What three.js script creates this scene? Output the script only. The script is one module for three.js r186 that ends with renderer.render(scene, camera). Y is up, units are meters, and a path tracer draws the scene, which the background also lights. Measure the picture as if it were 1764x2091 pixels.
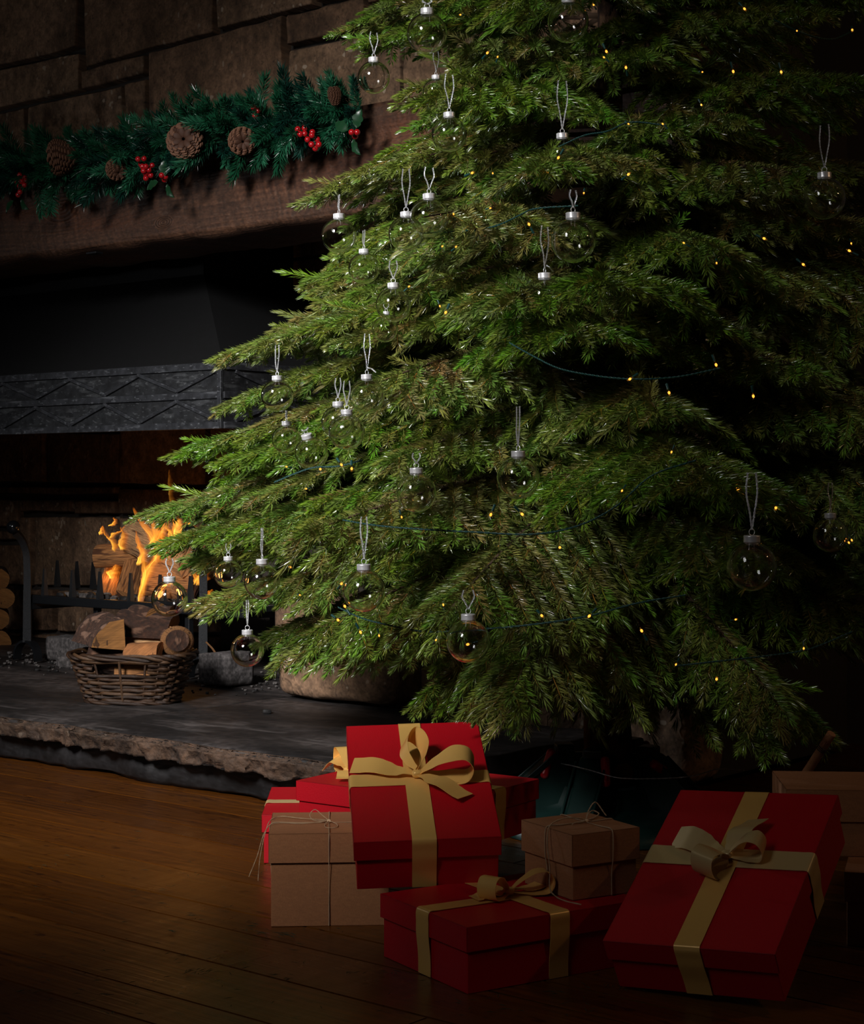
import * as THREE from 'three';
import { RoundedBoxGeometry } from 'three/addons/geometries/RoundedBoxGeometry.js';
import { mergeGeometries, mergeVertices } from 'three/addons/utils/BufferGeometryUtils.js';
import { ImprovedNoise } from 'three/addons/math/ImprovedNoise.js';

// ------------------------------------------------------------------ camera, exposure, lights
const IW = 1764, IH = 2091, FPX = 3600, CX = 882, CY = 985, EYE = 0.78;
const scene = new THREE.Scene();
scene.background = new THREE.Color(0.0004, 0.0004, 0.0005);
const camera = new THREE.PerspectiveCamera(2 * Math.atan(IH / 2 / FPX) * 180 / Math.PI, IW / IH, 0.05, 40);
camera.position.set(0, EYE, 0);
camera.lookAt(0, EYE, -1);
camera.setViewOffset(IW, IH, 0, IH / 2 - CY, IW, IH);
camera.updateProjectionMatrix();
const renderer = new THREE.WebGLRenderer({ antialias: true });
renderer.toneMapping = THREE.LinearToneMapping;
renderer.toneMappingExposure = 0.9;
renderer.shadowMap.enabled = true;

const KEY_AT = new THREE.Vector3(-2.1, 2.7, -0.5), KEY_TO = new THREE.Vector3(-0.52, 0.87, -4.2);
const KEY = new THREE.SpotLight(new THREE.Color(1.0, 0.97, 0.95), 122, 0, 0.38, 1.0, 2);
KEY.name = 'softbox_lamp'; KEY.shadow.radius = 24; KEY.castShadow = true;
const RIM_AT = new THREE.Vector3(-2.9, 1.5, -5.2), RIM_TO = new THREE.Vector3(-0.5, 1.0, -4.3);
const RIM = new THREE.SpotLight(new THREE.Color(0.93, 0.96, 1.0), 6, 0, 0.37, 0.7, 2);
RIM.name = 'strobe_lamp'; RIM.shadow.radius = 3; RIM.castShadow = true;
const WARM_AT = new THREE.Vector3(2.5, 1.9, -2.6);
const WARM = new THREE.PointLight(new THREE.Color(1.0, 0.62, 0.33), 0.25, 0, 2);
WARM.name = 'wall_lamp'; WARM.shadow.radius = 2; WARM.castShadow = true;
for (const [l, at, to] of [[KEY, KEY_AT, KEY_TO], [RIM, RIM_AT, RIM_TO], [WARM, WARM_AT, null]]) {
  l.position.copy(at); scene.add(l);
  if (to) { l.position.copy(at.clone().lerp(to, 0.16 / at.distanceTo(to))); l.target.position.copy(to); scene.add(l.target); }
}

// ------------------------------------------------------------------ helpers
const V = (x, y, z) => new THREE.Vector3(x, y, z);
let seedState = 1;
function rng(seed) { let s = seed | 0; return () => { s = (s + 0x6d2b79f5) | 0; let t = Math.imul(s ^ (s >>> 15), 1 | s); t = (t + Math.imul(t ^ (t >>> 7), 61 | t)) ^ t; return ((t ^ (t >>> 14)) >>> 0) / 4294967296; }; }
const R0 = rng(7);
const lerp = (a, b, t) => a + (b - a) * t, clamp = (x, a = 0, b = 1) => Math.min(b, Math.max(a, x)), sstep = (a, b, x) => { const t = clamp((x - a) / (b - a)); return t * t * (3 - 2 * t); };
const IN = new ImprovedNoise(), noise3 = (x, y, z) => IN.noise(x, y, z);
const fb3 = (x, y, z, o = 3) => { let s = 0, a = 1; for (let i = 0; i < o; i++) { s += a * noise3(x, y, z); x *= 2.03; y *= 2.03; z *= 2.03; a *= 0.5; } return s; };
// a pixel of the photograph at a depth / on a level / on a plane parallel to the fireplace
const at = (x, y, d) => V((x - CX) / FPX * d, EYE - (y - CY) / FPX * d, -d);
const onLevel = (x, y, h = 0) => at(x, y, (EYE - h) * FPX / (y - CY));
const YAW_A = Math.atan((3400 + 882) / FPX), U = V(Math.sin(YAW_A), 0, Math.cos(YAW_A)), N = V(-Math.cos(YAW_A), 0, Math.sin(YAW_A));
const YAW = -Math.atan2(U.z, U.x), W0 = onLevel(421, 1620);
const fw = (u, n, y) => W0.clone().addScaledVector(U, u).addScaledVector(N, n).setY(y);
const unOf = (p) => { const d = p.clone().sub(W0); return [d.dot(U), d.dot(N)]; };
function onPlane(x, y, n) { const rx = (x - CX) / FPX, t = (n + W0.dot(N)) / (rx * N.x - N.z); return at(x, y, t); }
const uy = (x, y, n) => { const p = onPlane(x, y, n); return [unOf(p)[0], p.y]; };

const used = new Map();
function numbered(name) { const k = used.get(name) ?? 0; used.set(name, k + 1); return k ? name + '_' + String(k).padStart(3, '0') : name; }
function tag(o, label, category, group) { Object.assign(o.userData, { label, category }); if (group) o.userData.group = group; return o; }
function thing(name, label, category, pos, turn = 0, group) {
  const o = new THREE.Group(); o.name = numbered(name); o.position.copy(pos); o.rotation.y = turn; scene.add(o);
  return tag(o, label, category, group);
}
function part(name, geo, mat, parent) { const m = new THREE.Mesh(geo, mat); m.name = name; m.castShadow = m.receiveShadow = true; parent.add(m); return m; }
function solo(name, geo, mat, label, category, pos, turn = 0, group) { const m = part(numbered(name), geo, mat, scene); m.position.copy(pos); m.rotation.y = turn; return tag(m, label, category, group); }
function struct(name, pos = V(0, 0, 0), turn = 0, label, category) { const o = new THREE.Group(); o.name = numbered(name); o.position.copy(pos); o.rotation.y = turn; o.userData.kind = 'structure'; if (label) tag(o, label, category ?? 'wall'); scene.add(o); return o; }

// planar texture coordinates in metres, by the way each face points
function uvBox(g, ox = 0, oy = 0, swap = false) {
  g = g.index ? g.toNonIndexed() : g;
  const p = g.attributes.position, uv = new Float32Array(p.count * 2), a = V(), b = V(), c = V();
  for (let i = 0; i < p.count; i += 3) {
    a.fromBufferAttribute(p, i); b.fromBufferAttribute(p, i + 1); c.fromBufferAttribute(p, i + 2);
    const n = b.clone().sub(a).cross(c.clone().sub(a)), ax = Math.abs(n.x), ay = Math.abs(n.y), az = Math.abs(n.z);
    [a, b, c].forEach((q, k) => {
      let s, t;
      if (ay >= ax && ay >= az) { s = q.x; t = q.z; } else if (az >= ax) { s = q.x; t = q.y; } else { s = q.z; t = q.y; }
      if (swap) [s, t] = [t, s];
      uv[(i + k) * 2] = s + ox; uv[(i + k) * 2 + 1] = t + oy;
    });
  }
  g.setAttribute('uv', new THREE.BufferAttribute(uv, 2));
  return g;
}
const rbox = (w, h, d, r = 0.002, s = 1) => { const g = new RoundedBoxGeometry(w, h, d, s, r); return uvBox(g, R0() * 3, R0() * 3); };
const rboxAt = (w, h, d, x, y, z, r = 0.002) => rbox(w, h, d, r).translate(x, y, z);
function merged(list) { return mergeGeometries(list.map((g) => { const h = g.index ? g.toNonIndexed() : g; for (const k of Object.keys(h.attributes)) if (!['position', 'normal', 'uv'].includes(k)) h.deleteAttribute(k); return h; })); }
const curve = (pts) => new THREE.CatmullRomCurve3(pts, false, 'centripetal');
const tube = (pts, r, seg = 24, rad = 6) => new THREE.TubeGeometry(pts instanceof THREE.Curve ? pts : curve(pts), seg, r, rad, false);
// a tube whose radius changes, with capped ends
function taperTube(pts, rOf, seg = 16, rad = 8, wob = 0, seed = 0) {
  const c = curve(pts), fr = c.computeFrenetFrames(seg, false), pos = [], uv = [], idx = [], L = c.getLength();
  for (let i = 0; i <= seg; i++) {
    const t = i / seg, p = c.getPointAt(t);
    for (let j = 0; j <= rad; j++) {
      const a = j % rad / rad * Math.PI * 2, r = rOf(t) * (1 + wob * noise3(Math.cos(a) * 1.7 + seed, t * L * 22, Math.sin(a) * 1.7));
      const q = p.clone().addScaledVector(fr.normals[i], Math.cos(a) * r).addScaledVector(fr.binormals[i], Math.sin(a) * r);
      pos.push(q.x, q.y, q.z); uv.push(j / rad * 0.2, t * L);
    }
  }
  for (let i = 0; i < seg; i++) for (let j = 0; j < rad; j++) { const a = i * (rad + 1) + j, b = a + rad + 1; idx.push(a, b, a + 1, a + 1, b, b + 1); }
  for (const [i, f] of [[0, 1], [seg, 0]]) {
    const p = c.getPointAt(i / seg), k = pos.length / 3; pos.push(p.x, p.y, p.z); uv.push(0, 0);
    for (let j = 0; j < rad; j++) { const a = i * (rad + 1) + j; f ? idx.push(k, a, a + 1) : idx.push(k, a + 1, a); }
  }
  const g = new THREE.BufferGeometry(); g.setAttribute('position', new THREE.Float32BufferAttribute(pos, 3)); g.setAttribute('uv', new THREE.Float32BufferAttribute(uv, 2)); g.setIndex(idx); g.computeVertexNormals();
  return g;
}
// a flat ribbon with thickness swept along points, sides[i] = half-width vectors
function ribbonGeo(pts, sides, th = 0.0008, smooth = 24) {
  const c = curve(pts), sc = curve(sides.length === 1 ? pts.map(() => sides[0]) : sides), n = smooth, P = [], S = [], pos = [], uv = [], idx = [];
  const same = sides.length === 1;
  for (let i = 0; i <= n; i++) {
    const t = i / n; P.push(c.getPoint(t));
    if (same) S.push(sides[0].clone()); else { const f = t * (sides.length - 1), k = Math.min(sides.length - 2, Math.floor(f)); S.push(sides[k].clone().lerp(sides[k + 1], sstep(0, 1, f - k))); }
  }
  let len = 0;
  for (let i = 0; i <= n; i++) {
    const tan = P[Math.min(n, i + 1)].clone().sub(P[Math.max(0, i - 1)]), nn = tan.clone().cross(S[i]).normalize().multiplyScalar(th / 2);
    if (i) len += P[i].distanceTo(P[i - 1]);
    for (const [s, t] of [[-1, 1], [1, 1], [1, -1], [-1, -1]]) { const q = P[i].clone().addScaledVector(S[i], s).addScaledVector(nn, t); pos.push(q.x, q.y, q.z); uv.push(s * S[i].length(), len); }
  }
  for (let i = 0; i < n; i++) for (let k = 0; k < 4; k++) { const a = i * 4 + k, b = i * 4 + (k + 1) % 4; idx.push(a, b, a + 4, b, b + 4, a + 4); }
  idx.push(0, 2, 1, 0, 3, 2); const e = n * 4; idx.push(e, e + 1, e + 2, e, e + 2, e + 3);
  let g = new THREE.BufferGeometry(); g.setAttribute('position', new THREE.Float32BufferAttribute(pos, 3)); g.setAttribute('uv', new THREE.Float32BufferAttribute(uv, 2)); g.setIndex(idx);
  // smooth along the ribbon, sharp across its edges: separate the two broad faces
  const broad = [], rim = [];
  for (let i = 0; i < idx.length; i += 3) { const k = Math.floor(i / 6) % 4, body = i < n * 24; (body && (k === 0 || k === 2) ? broad : rim).push(idx[i], idx[i + 1], idx[i + 2]); }
  const top = g.clone(), edge = g.clone(); 
  const up = [], dn = [];
  for (let i = 0; i < broad.length; i += 3) (Math.floor(i / 6) % 2 ? dn : up).push(broad[i], broad[i + 1], broad[i + 2]);
  return mergeGeometries([up, dn, rim].map((ix) => { const h = g.clone(); h.setIndex(ix); h.computeVertexNormals(); return h.toNonIndexed(); }));
}
// a rounded, displaced block of stone
function rock(w, h, d, sx, sy, sz, round, amp, freq, seed) {
  let g = new THREE.BoxGeometry(w, h, d, sx, sy, sz); g.deleteAttribute('uv'); g.deleteAttribute('normal'); g = mergeVertices(g, 1e-5);
  const p = g.attributes.position, q = V();
  for (let i = 0; i < p.count; i++) {
    q.fromBufferAttribute(p, i);
    const c = V(clamp(q.x, -w / 2 + round, w / 2 - round), clamp(q.y, -h / 2 + round, h / 2 - round), clamp(q.z, -d / 2 + round, d / 2 - round)), o = q.clone().sub(c);
    if (o.length() > 1e-6) q.copy(c).addScaledVector(o.normalize(), round);
    const k = amp * fb3(q.x * freq + seed, q.y * freq + seed * 1.7, q.z * freq - seed, 3), dir = o.length() > 1e-6 ? o : q.clone().normalize();
    q.addScaledVector(dir, k); p.setXYZ(i, q.x, q.y, q.z);
  }
  g.computeVertexNormals(); return uvBox(g, seed, seed * 0.7);
}
// the front and sides of one wall stone, from its four corners (u, y), set on the plane z = 0 and running back
function stoneGeo(c, depth, seed, nx = 9, ny = 7, gap = 0.006, bulge = 0.006) {
  const cu = (c[0][0] + c[1][0] + c[2][0] + c[3][0]) / 4, cy = (c[0][1] + c[1][1] + c[2][1] + c[3][1]) / 4;
  const q = c.map(([u, y]) => { const du = cu - u, dy = cy - y; return [u - cu + Math.sign(du) * gap, y - cy + Math.sign(dy) * gap]; });
  const pos = [], uv = [], idx = [], W = Math.abs(q[1][0] - q[0][0]), H = Math.abs(q[0][1] - q[3][1]), r = rng(seed * 977 + 3), ou = r() * 3, ov = r() * 3, lean = (r() - 0.5) * 0.016;
  const grid = (k, n, L) => { if (k === 0) return 0; if (k === n) return 1; const e = Math.min(0.2, 0.006 / L); return e + (1 - 2 * e) * (k - 1) / (n - 2); };
  const skin = (s, t, z) => { const u = lerp(lerp(q[0][0], q[1][0], s), lerp(q[3][0], q[2][0], s), t), y = lerp(lerp(q[0][1], q[1][1], s), lerp(q[3][1], q[2][1], s), t);
    const w = 0.0055 * fb3((u + cu) * 13, (y + cy) * 13, seed, 2); pos.push(u + w * (s < 0.02 || s > 0.98), y + 0.0055 * fb3((u + cu) * 13, (y + cy) * 13, seed + 9, 2) * (t < 0.02 || t > 0.98), z); uv.push(u + ou, y + ov); };
  for (let j = 0; j <= ny; j++) for (let i = 0; i <= nx; i++) {
    const s = grid(i, nx, W), t = grid(j, ny, H), edge = i === 0 || i === nx || j === 0 || j === ny;
    skin(s, t, (edge ? -0.006 : 0) + bulge * fb3(s * W * 9 + seed, t * H * 9, seed * 2.1, 3) + lean * (s - 0.5));
  }
  for (let j = 0; j < ny; j++) for (let i = 0; i < nx; i++) { const a = j * (nx + 1) + i, b = a + nx + 1; idx.push(a, b, a + 1, a + 1, b, b + 1); }
  const ring = []; for (let i = 0; i < nx; i++) ring.push(i); for (let j = 0; j < ny; j++) ring.push(j * (nx + 1) + nx); for (let i = nx; i > 0; i--) ring.push(ny * (nx + 1) + i); for (let j = ny; j > 0; j--) ring.push(j * (nx + 1));
  const k0 = pos.length / 3; for (const i of ring) { pos.push(pos[i * 3], pos[i * 3 + 1], -depth); uv.push(uv[i * 2] + 0.03, uv[i * 2 + 1] + 0.03); }
  ring.forEach((a, i) => { const j = (i + 1) % ring.length, b = ring[j]; idx.push(a, b, k0 + i, b, k0 + j, k0 + i); });
  const g = new THREE.BufferGeometry(); g.setAttribute('position', new THREE.Float32BufferAttribute(pos, 3)); g.setAttribute('uv', new THREE.Float32BufferAttribute(uv, 2)); g.setIndex(idx); g.computeVertexNormals();
  return { g, cu, cy };
}

// ------------------------------------------------------------------ textures
function hash2(x, y, s) { let h = Math.imul(x, 374761393) + Math.imul(y, 668265263) + Math.imul(s, 974634361); h = Math.imul(h ^ (h >>> 13), 1274126177); return ((h ^ (h >>> 16)) >>> 0) / 4294967296; }
function vn(x, y, px, py, s) { const xi = Math.floor(x), yi = Math.floor(y), fx = x - xi, fy = y - yi, u = fx * fx * (3 - 2 * fx), v = fy * fy * (3 - 2 * fy), m = (a, n) => ((a % n) + n) % n;
  const a = hash2(m(xi, px), m(yi, py), s), b = hash2(m(xi + 1, px), m(yi, py), s), c = hash2(m(xi, px), m(yi + 1, py), s), d = hash2(m(xi + 1, px), m(yi + 1, py), s); return lerp(lerp(a, b, u), lerp(c, d, u), v); }
function fbm(u, v, px, py, s, o = 4) { let t = 0, a = 0.5, n = 0; for (let i = 0; i < o; i++) { t += a * vn(u * px, v * py, px, py, s + i); n += a; a *= 0.5; px *= 2; py *= 2; } return t / n; }
function tex(w, h, size, fn, srgb = false) {
  const d = new Uint8Array(w * h * 4), [sw, sh] = [].concat(size, size);
  for (let y = 0; y < h; y++) for (let x = 0; x < w; x++) { const c = fn(x / w, y / h), k = (y * w + x) * 4; for (let i = 0; i < 3; i++) d[k + i] = clamp(typeof c === 'number' ? c : c[i], 0, 1) * 255; d[k + 3] = 255; }
  const t = new THREE.DataTexture(d, w, h); t.wrapS = t.wrapT = THREE.RepeatWrapping; t.magFilter = THREE.LinearFilter; t.minFilter = THREE.LinearMipmapLinearFilter; t.generateMipmaps = true;
  t.repeat.set(1 / sw, 1 / sh); if (srgb) t.colorSpace = THREE.SRGBColorSpace; t.needsUpdate = true; return t;
}
const mix3 = (a, b, t) => [lerp(a[0], b[0], t), lerp(a[1], b[1], t), lerp(a[2], b[2], t)], mul3 = (a, k) => [a[0] * k, a[1] * k, a[2] * k];
const stoneH = (u, v) => 0.5 * fbm(u, v, 6, 6, 11, 6) + 0.25 * fbm(u, v, 60, 60, 19, 3) + 0.25 * (1 - sstep(0.0, 0.25, Math.abs(fbm(u, v, 14, 9, 23, 4) - 0.5) * 4) * 0.9);
const T = {
  stone: tex(768, 768, 0.9, (u, v) => { const a = fbm(u, v, 4, 4, 1, 6), b = fbm(u, v, 40, 40, 2, 3), c = fbm(u, v, 9, 5, 5, 4), w = sstep(0.73, 0.8, fbm(u, v, 46, 40, 7, 2)) * sstep(0.5, 0.66, fbm(u, v, 5, 5, 8, 3));
    let k = mix3([0.50, 0.40, 0.31], [0.62, 0.50, 0.40], sstep(0.3, 0.7, a)); k = mix3(k, [0.36, 0.28, 0.22], sstep(0.55, 0.75, c) * 0.6); const d = fbm(u, v, 150, 150, 13, 2), pit = sstep(0.66, 0.76, fbm(u, v, 120, 110, 17, 4)); k = mul3(k, (0.6 + 0.5 * b + 0.3 * d) * (1 - 0.2 * pit)); return mix3(k, [0.82, 0.76, 0.68], w * 0.75); }, true),
  stoneB: tex(768, 768, 0.9, stoneH),
  rockB: tex(512, 512, 0.35, (u, v) => 0.55 * fbm(u, v, 14, 14, 31, 5) + 0.45 * fbm(u, v, 5, 5, 33, 4)),
  floor: tex(1024, 512, [1.4, 0.5], (u, v) => { const g = fbm(u, v, 5, 60, 41, 4), w = fbm(u, v, 3, 9, 43, 4), f = fbm(u, v, 30, 200, 45, 2), l = Math.sin((v * 46 + w * 9) * 3), bk = sstep(0.78, 0.82, fbm(u, v, 40, 60, 47, 2));
    let k = mix3([0.66, 0.47, 0.24], [0.80, 0.60, 0.34], g); k = mul3(k, 0.9 + 0.12 * l * sstep(0.4, 0.7, w)); k = mul3(k, 0.88 + 0.22 * f); return mix3(k, [0.28, 0.17, 0.09], bk * 0.5); }, true),
  floorB: tex(1024, 512, [1.4, 0.5], (u, v) => 0.7 * fbm(u, v, 8, 90, 51, 4) + 0.3 * fbm(u, v, 6, 4, 55, 3)),
  floorR: tex(512, 512, 0.9, (u, v) => { const a = fbm(u, v, 5, 5, 61, 5), s = fbm(u, v, 60, 14, 63, 3); return 0.2 + 0.16 * a + 0.14 * s; }),
  slate: tex(768, 768, 1.1, (u, v) => { const a = fbm(u, v, 4, 7, 71, 6), b = fbm(u, v, 60, 60, 73, 3), s = sstep(0.62, 0.78, fbm(u, v, 6, 30, 75, 5)); let k = mix3([0.15, 0.14, 0.14], [0.40, 0.375, 0.365], sstep(0.25, 0.75, a)); k = mul3(k, 0.6 + 0.8 * b); return mix3(k, [0.58, 0.56, 0.55], s * 0.5); }, true),
  slateB: tex(768, 768, 1.1, (u, v) => 0.6 * fbm(u, v, 7, 10, 77, 6) + 0.4 * sstep(0.3, 0.7, fbm(u, v, 4, 12, 79, 5))),
  bark: tex(512, 512, 0.22, (u, v) => { const a = fbm(u, v, 12, 5, 81, 5), b = fbm(u, v, 30, 24, 83, 4); return mix3(mul3([0.30, 0.21, 0.16], 0.6 + 0.8 * b), [0.56, 0.45, 0.38], sstep(0.5, 0.68, a)); }, true),
  barkB: tex(512, 512, 0.22, (u, v) => 0.6 * sstep(0.35, 0.65, fbm(u, v, 12, 5, 81, 5)) + 0.4 * fbm(u, v, 30, 24, 83, 4)),
  split: tex(512, 512, 0.22, (u, v) => { const w = fbm(u, v, 4, 3, 91, 3), g = fbm(u + 0.0, v, 70, 4, 93, 3), l = 0.5 + 0.5 * Math.sin((u * 34 + w * 6) * 6.283); let k = mix3([0.60, 0.44, 0.29], [0.78, 0.62, 0.44], g); k = mul3(k, 0.9 + 0.1 * l); k = mul3(k, 0.75 + 0.5 * fbm(u, v, 120, 10, 97, 2)); return mix3(k, [0.26, 0.16, 0.1], sstep(0.62, 0.74, fbm(u, v, 26, 2, 95, 4)) * 0.8); }, true),
  splitB: tex(512, 512, 0.22, (u, v) => { const w = fbm(u, v, 4, 3, 91, 3); return 0.5 * fbm(u, v, 70, 4, 93, 3) + 0.1 * (0.5 + 0.5 * Math.sin((u * 34 + w * 6) * 6.283)) + 0.4 * fbm(u, v, 22, 3, 95, 4); }),
  cutT: tex(512, 512, 0.2, (u, v) => { const a = fbm(u, v, 6, 6, 171, 4), s = fbm(u + v, v - u, 60, 7, 173, 3), c = sstep(0.72, 0.76, fbm(u, v, 5, 30, 175, 4)); return mix3(mul3([0.66, 0.5, 0.32], 0.62 + 0.4 * a + 0.3 * s), [0.22, 0.15, 0.1], c * 0.7); }, true),
  kraft: tex(512, 512, 0.12, (u, v) => { const a = fbm(u, v, 90, 90, 101, 3), b = fbm(u, v, 14, 60, 103, 3); return mul3([0.72, 0.56, 0.42], 0.86 + 0.16 * a + 0.10 * b); }, true),
  fine: tex(256, 256, 0.05, (u, v) => fbm(u, v, 50, 50, 111, 3)),
  iron: tex(768, 768, 0.5, (u, v) => { const a = fbm(u, v, 30, 30, 121, 4), s = sstep(0.60, 0.76, fbm(u, v, 7, 34, 123, 6)), s2 = sstep(0.68, 0.74, fbm(u, v, 30, 90, 125, 5)); let k = mul3([0.17, 0.175, 0.185], 0.6 + 0.8 * a); return mix3(k, [0.46, 0.47, 0.48], clamp(s * 0.4 + s2 * 0.5)); }, true),
  ironR: tex(512, 512, 0.5, (u, v) => 0.34 + 0.4 * fbm(u, v, 16, 16, 127, 5)),
  soot: tex(512, 512, 0.4, (u, v) => { const s = sstep(0.86, 0.9, fbm(u, v, 170, 170, 131, 2)); return mix3(mul3([0.085, 0.088, 0.094], 0.6 + 0.8 * fbm(u, v, 50, 50, 133, 3)), [0.55, 0.55, 0.56], s * 0.7); }, true),
  ash: tex(512, 512, 0.2, (u, v) => mul3([0.42, 0.40, 0.39], 0.4 + 1.0 * fbm(u, v, 24, 24, 141, 5)), true),
  needle: tex(128, 128, 0.03, (u, v) => 0.6 + 0.4 * fbm(u, v, 8, 8, 151, 3)),
};
const BEAM_L = 4.4, BEAM_H = 0.32;
// grain that bends around two knots; knot places in metres along and up the front face
T.beam = (() => {
  const knots = [[-1.41, 0.155, 0.05], [-0.9, 0.06, 0.022], [0.3, 0.2, 0.03]];
  const g = (x, y) => { let off = 0, ring = 0; for (const [kx, ky, r] of knots) { const dx = (x - kx) / 2.1, dy = y - ky, d = Math.hypot(dx, dy); off += Math.sign(dy) * r * 0.9 * Math.exp(-(d * d) / (r * r * 5)); if (d < r) ring = Math.max(ring, 1 - d / r); } return [y - off, ring]; };
  const h = (u, v) => { const x = u * BEAM_L - 3.4, y = v * BEAM_H, [yy, ring] = g(x, y), k = fbm(u, yy * 3, 24, 64, 161, 3), l = 0.5 + 0.5 * Math.sin((yy * 160 + 4 * fbm(u, v, 12, 3, 163, 3)) * 2.2); return ring > 0 ? 0.5 + 0.5 * Math.sin(ring * 26) : 0.22 * l + 0.78 * k; };
  const c = tex(2048, 384, [BEAM_L, BEAM_H], (u, v) => { const q = h(u, v), b = fbm(u, v, 9, 3, 165, 5), red = sstep(0.35, 0.65, fbm(u, v, 5, 2, 167, 3)); let k = mix3([0.26, 0.175, 0.125], [0.47, 0.345, 0.26], q * 0.7 + b * 0.3); k = mix3(k, [0.40, 0.215, 0.13], red * 0.5); const sp = fbm(u, v, 500, 60, 181, 2), saw = fbm(u + v * 0.02, v, 420, 3, 183, 2), wh = sstep(0.74, 0.8, fbm(u, v, 300, 40, 185, 2)); k = mul3(k, (0.75 + 0.5 * b) * (0.6 + 0.45 * sp + 0.35 * saw)); return mix3(k, [0.7, 0.66, 0.62], wh * 0.14); }, true);
  const b = tex(2048, 384, [BEAM_L, BEAM_H], (u, v) => 0.4 * h(u, v) + 0.35 * fbm(u, v, 500, 60, 169, 3) + 0.25 * fbm(u + v * 0.02, v, 420, 3, 183, 2));
  return [c, b];
})();

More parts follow.
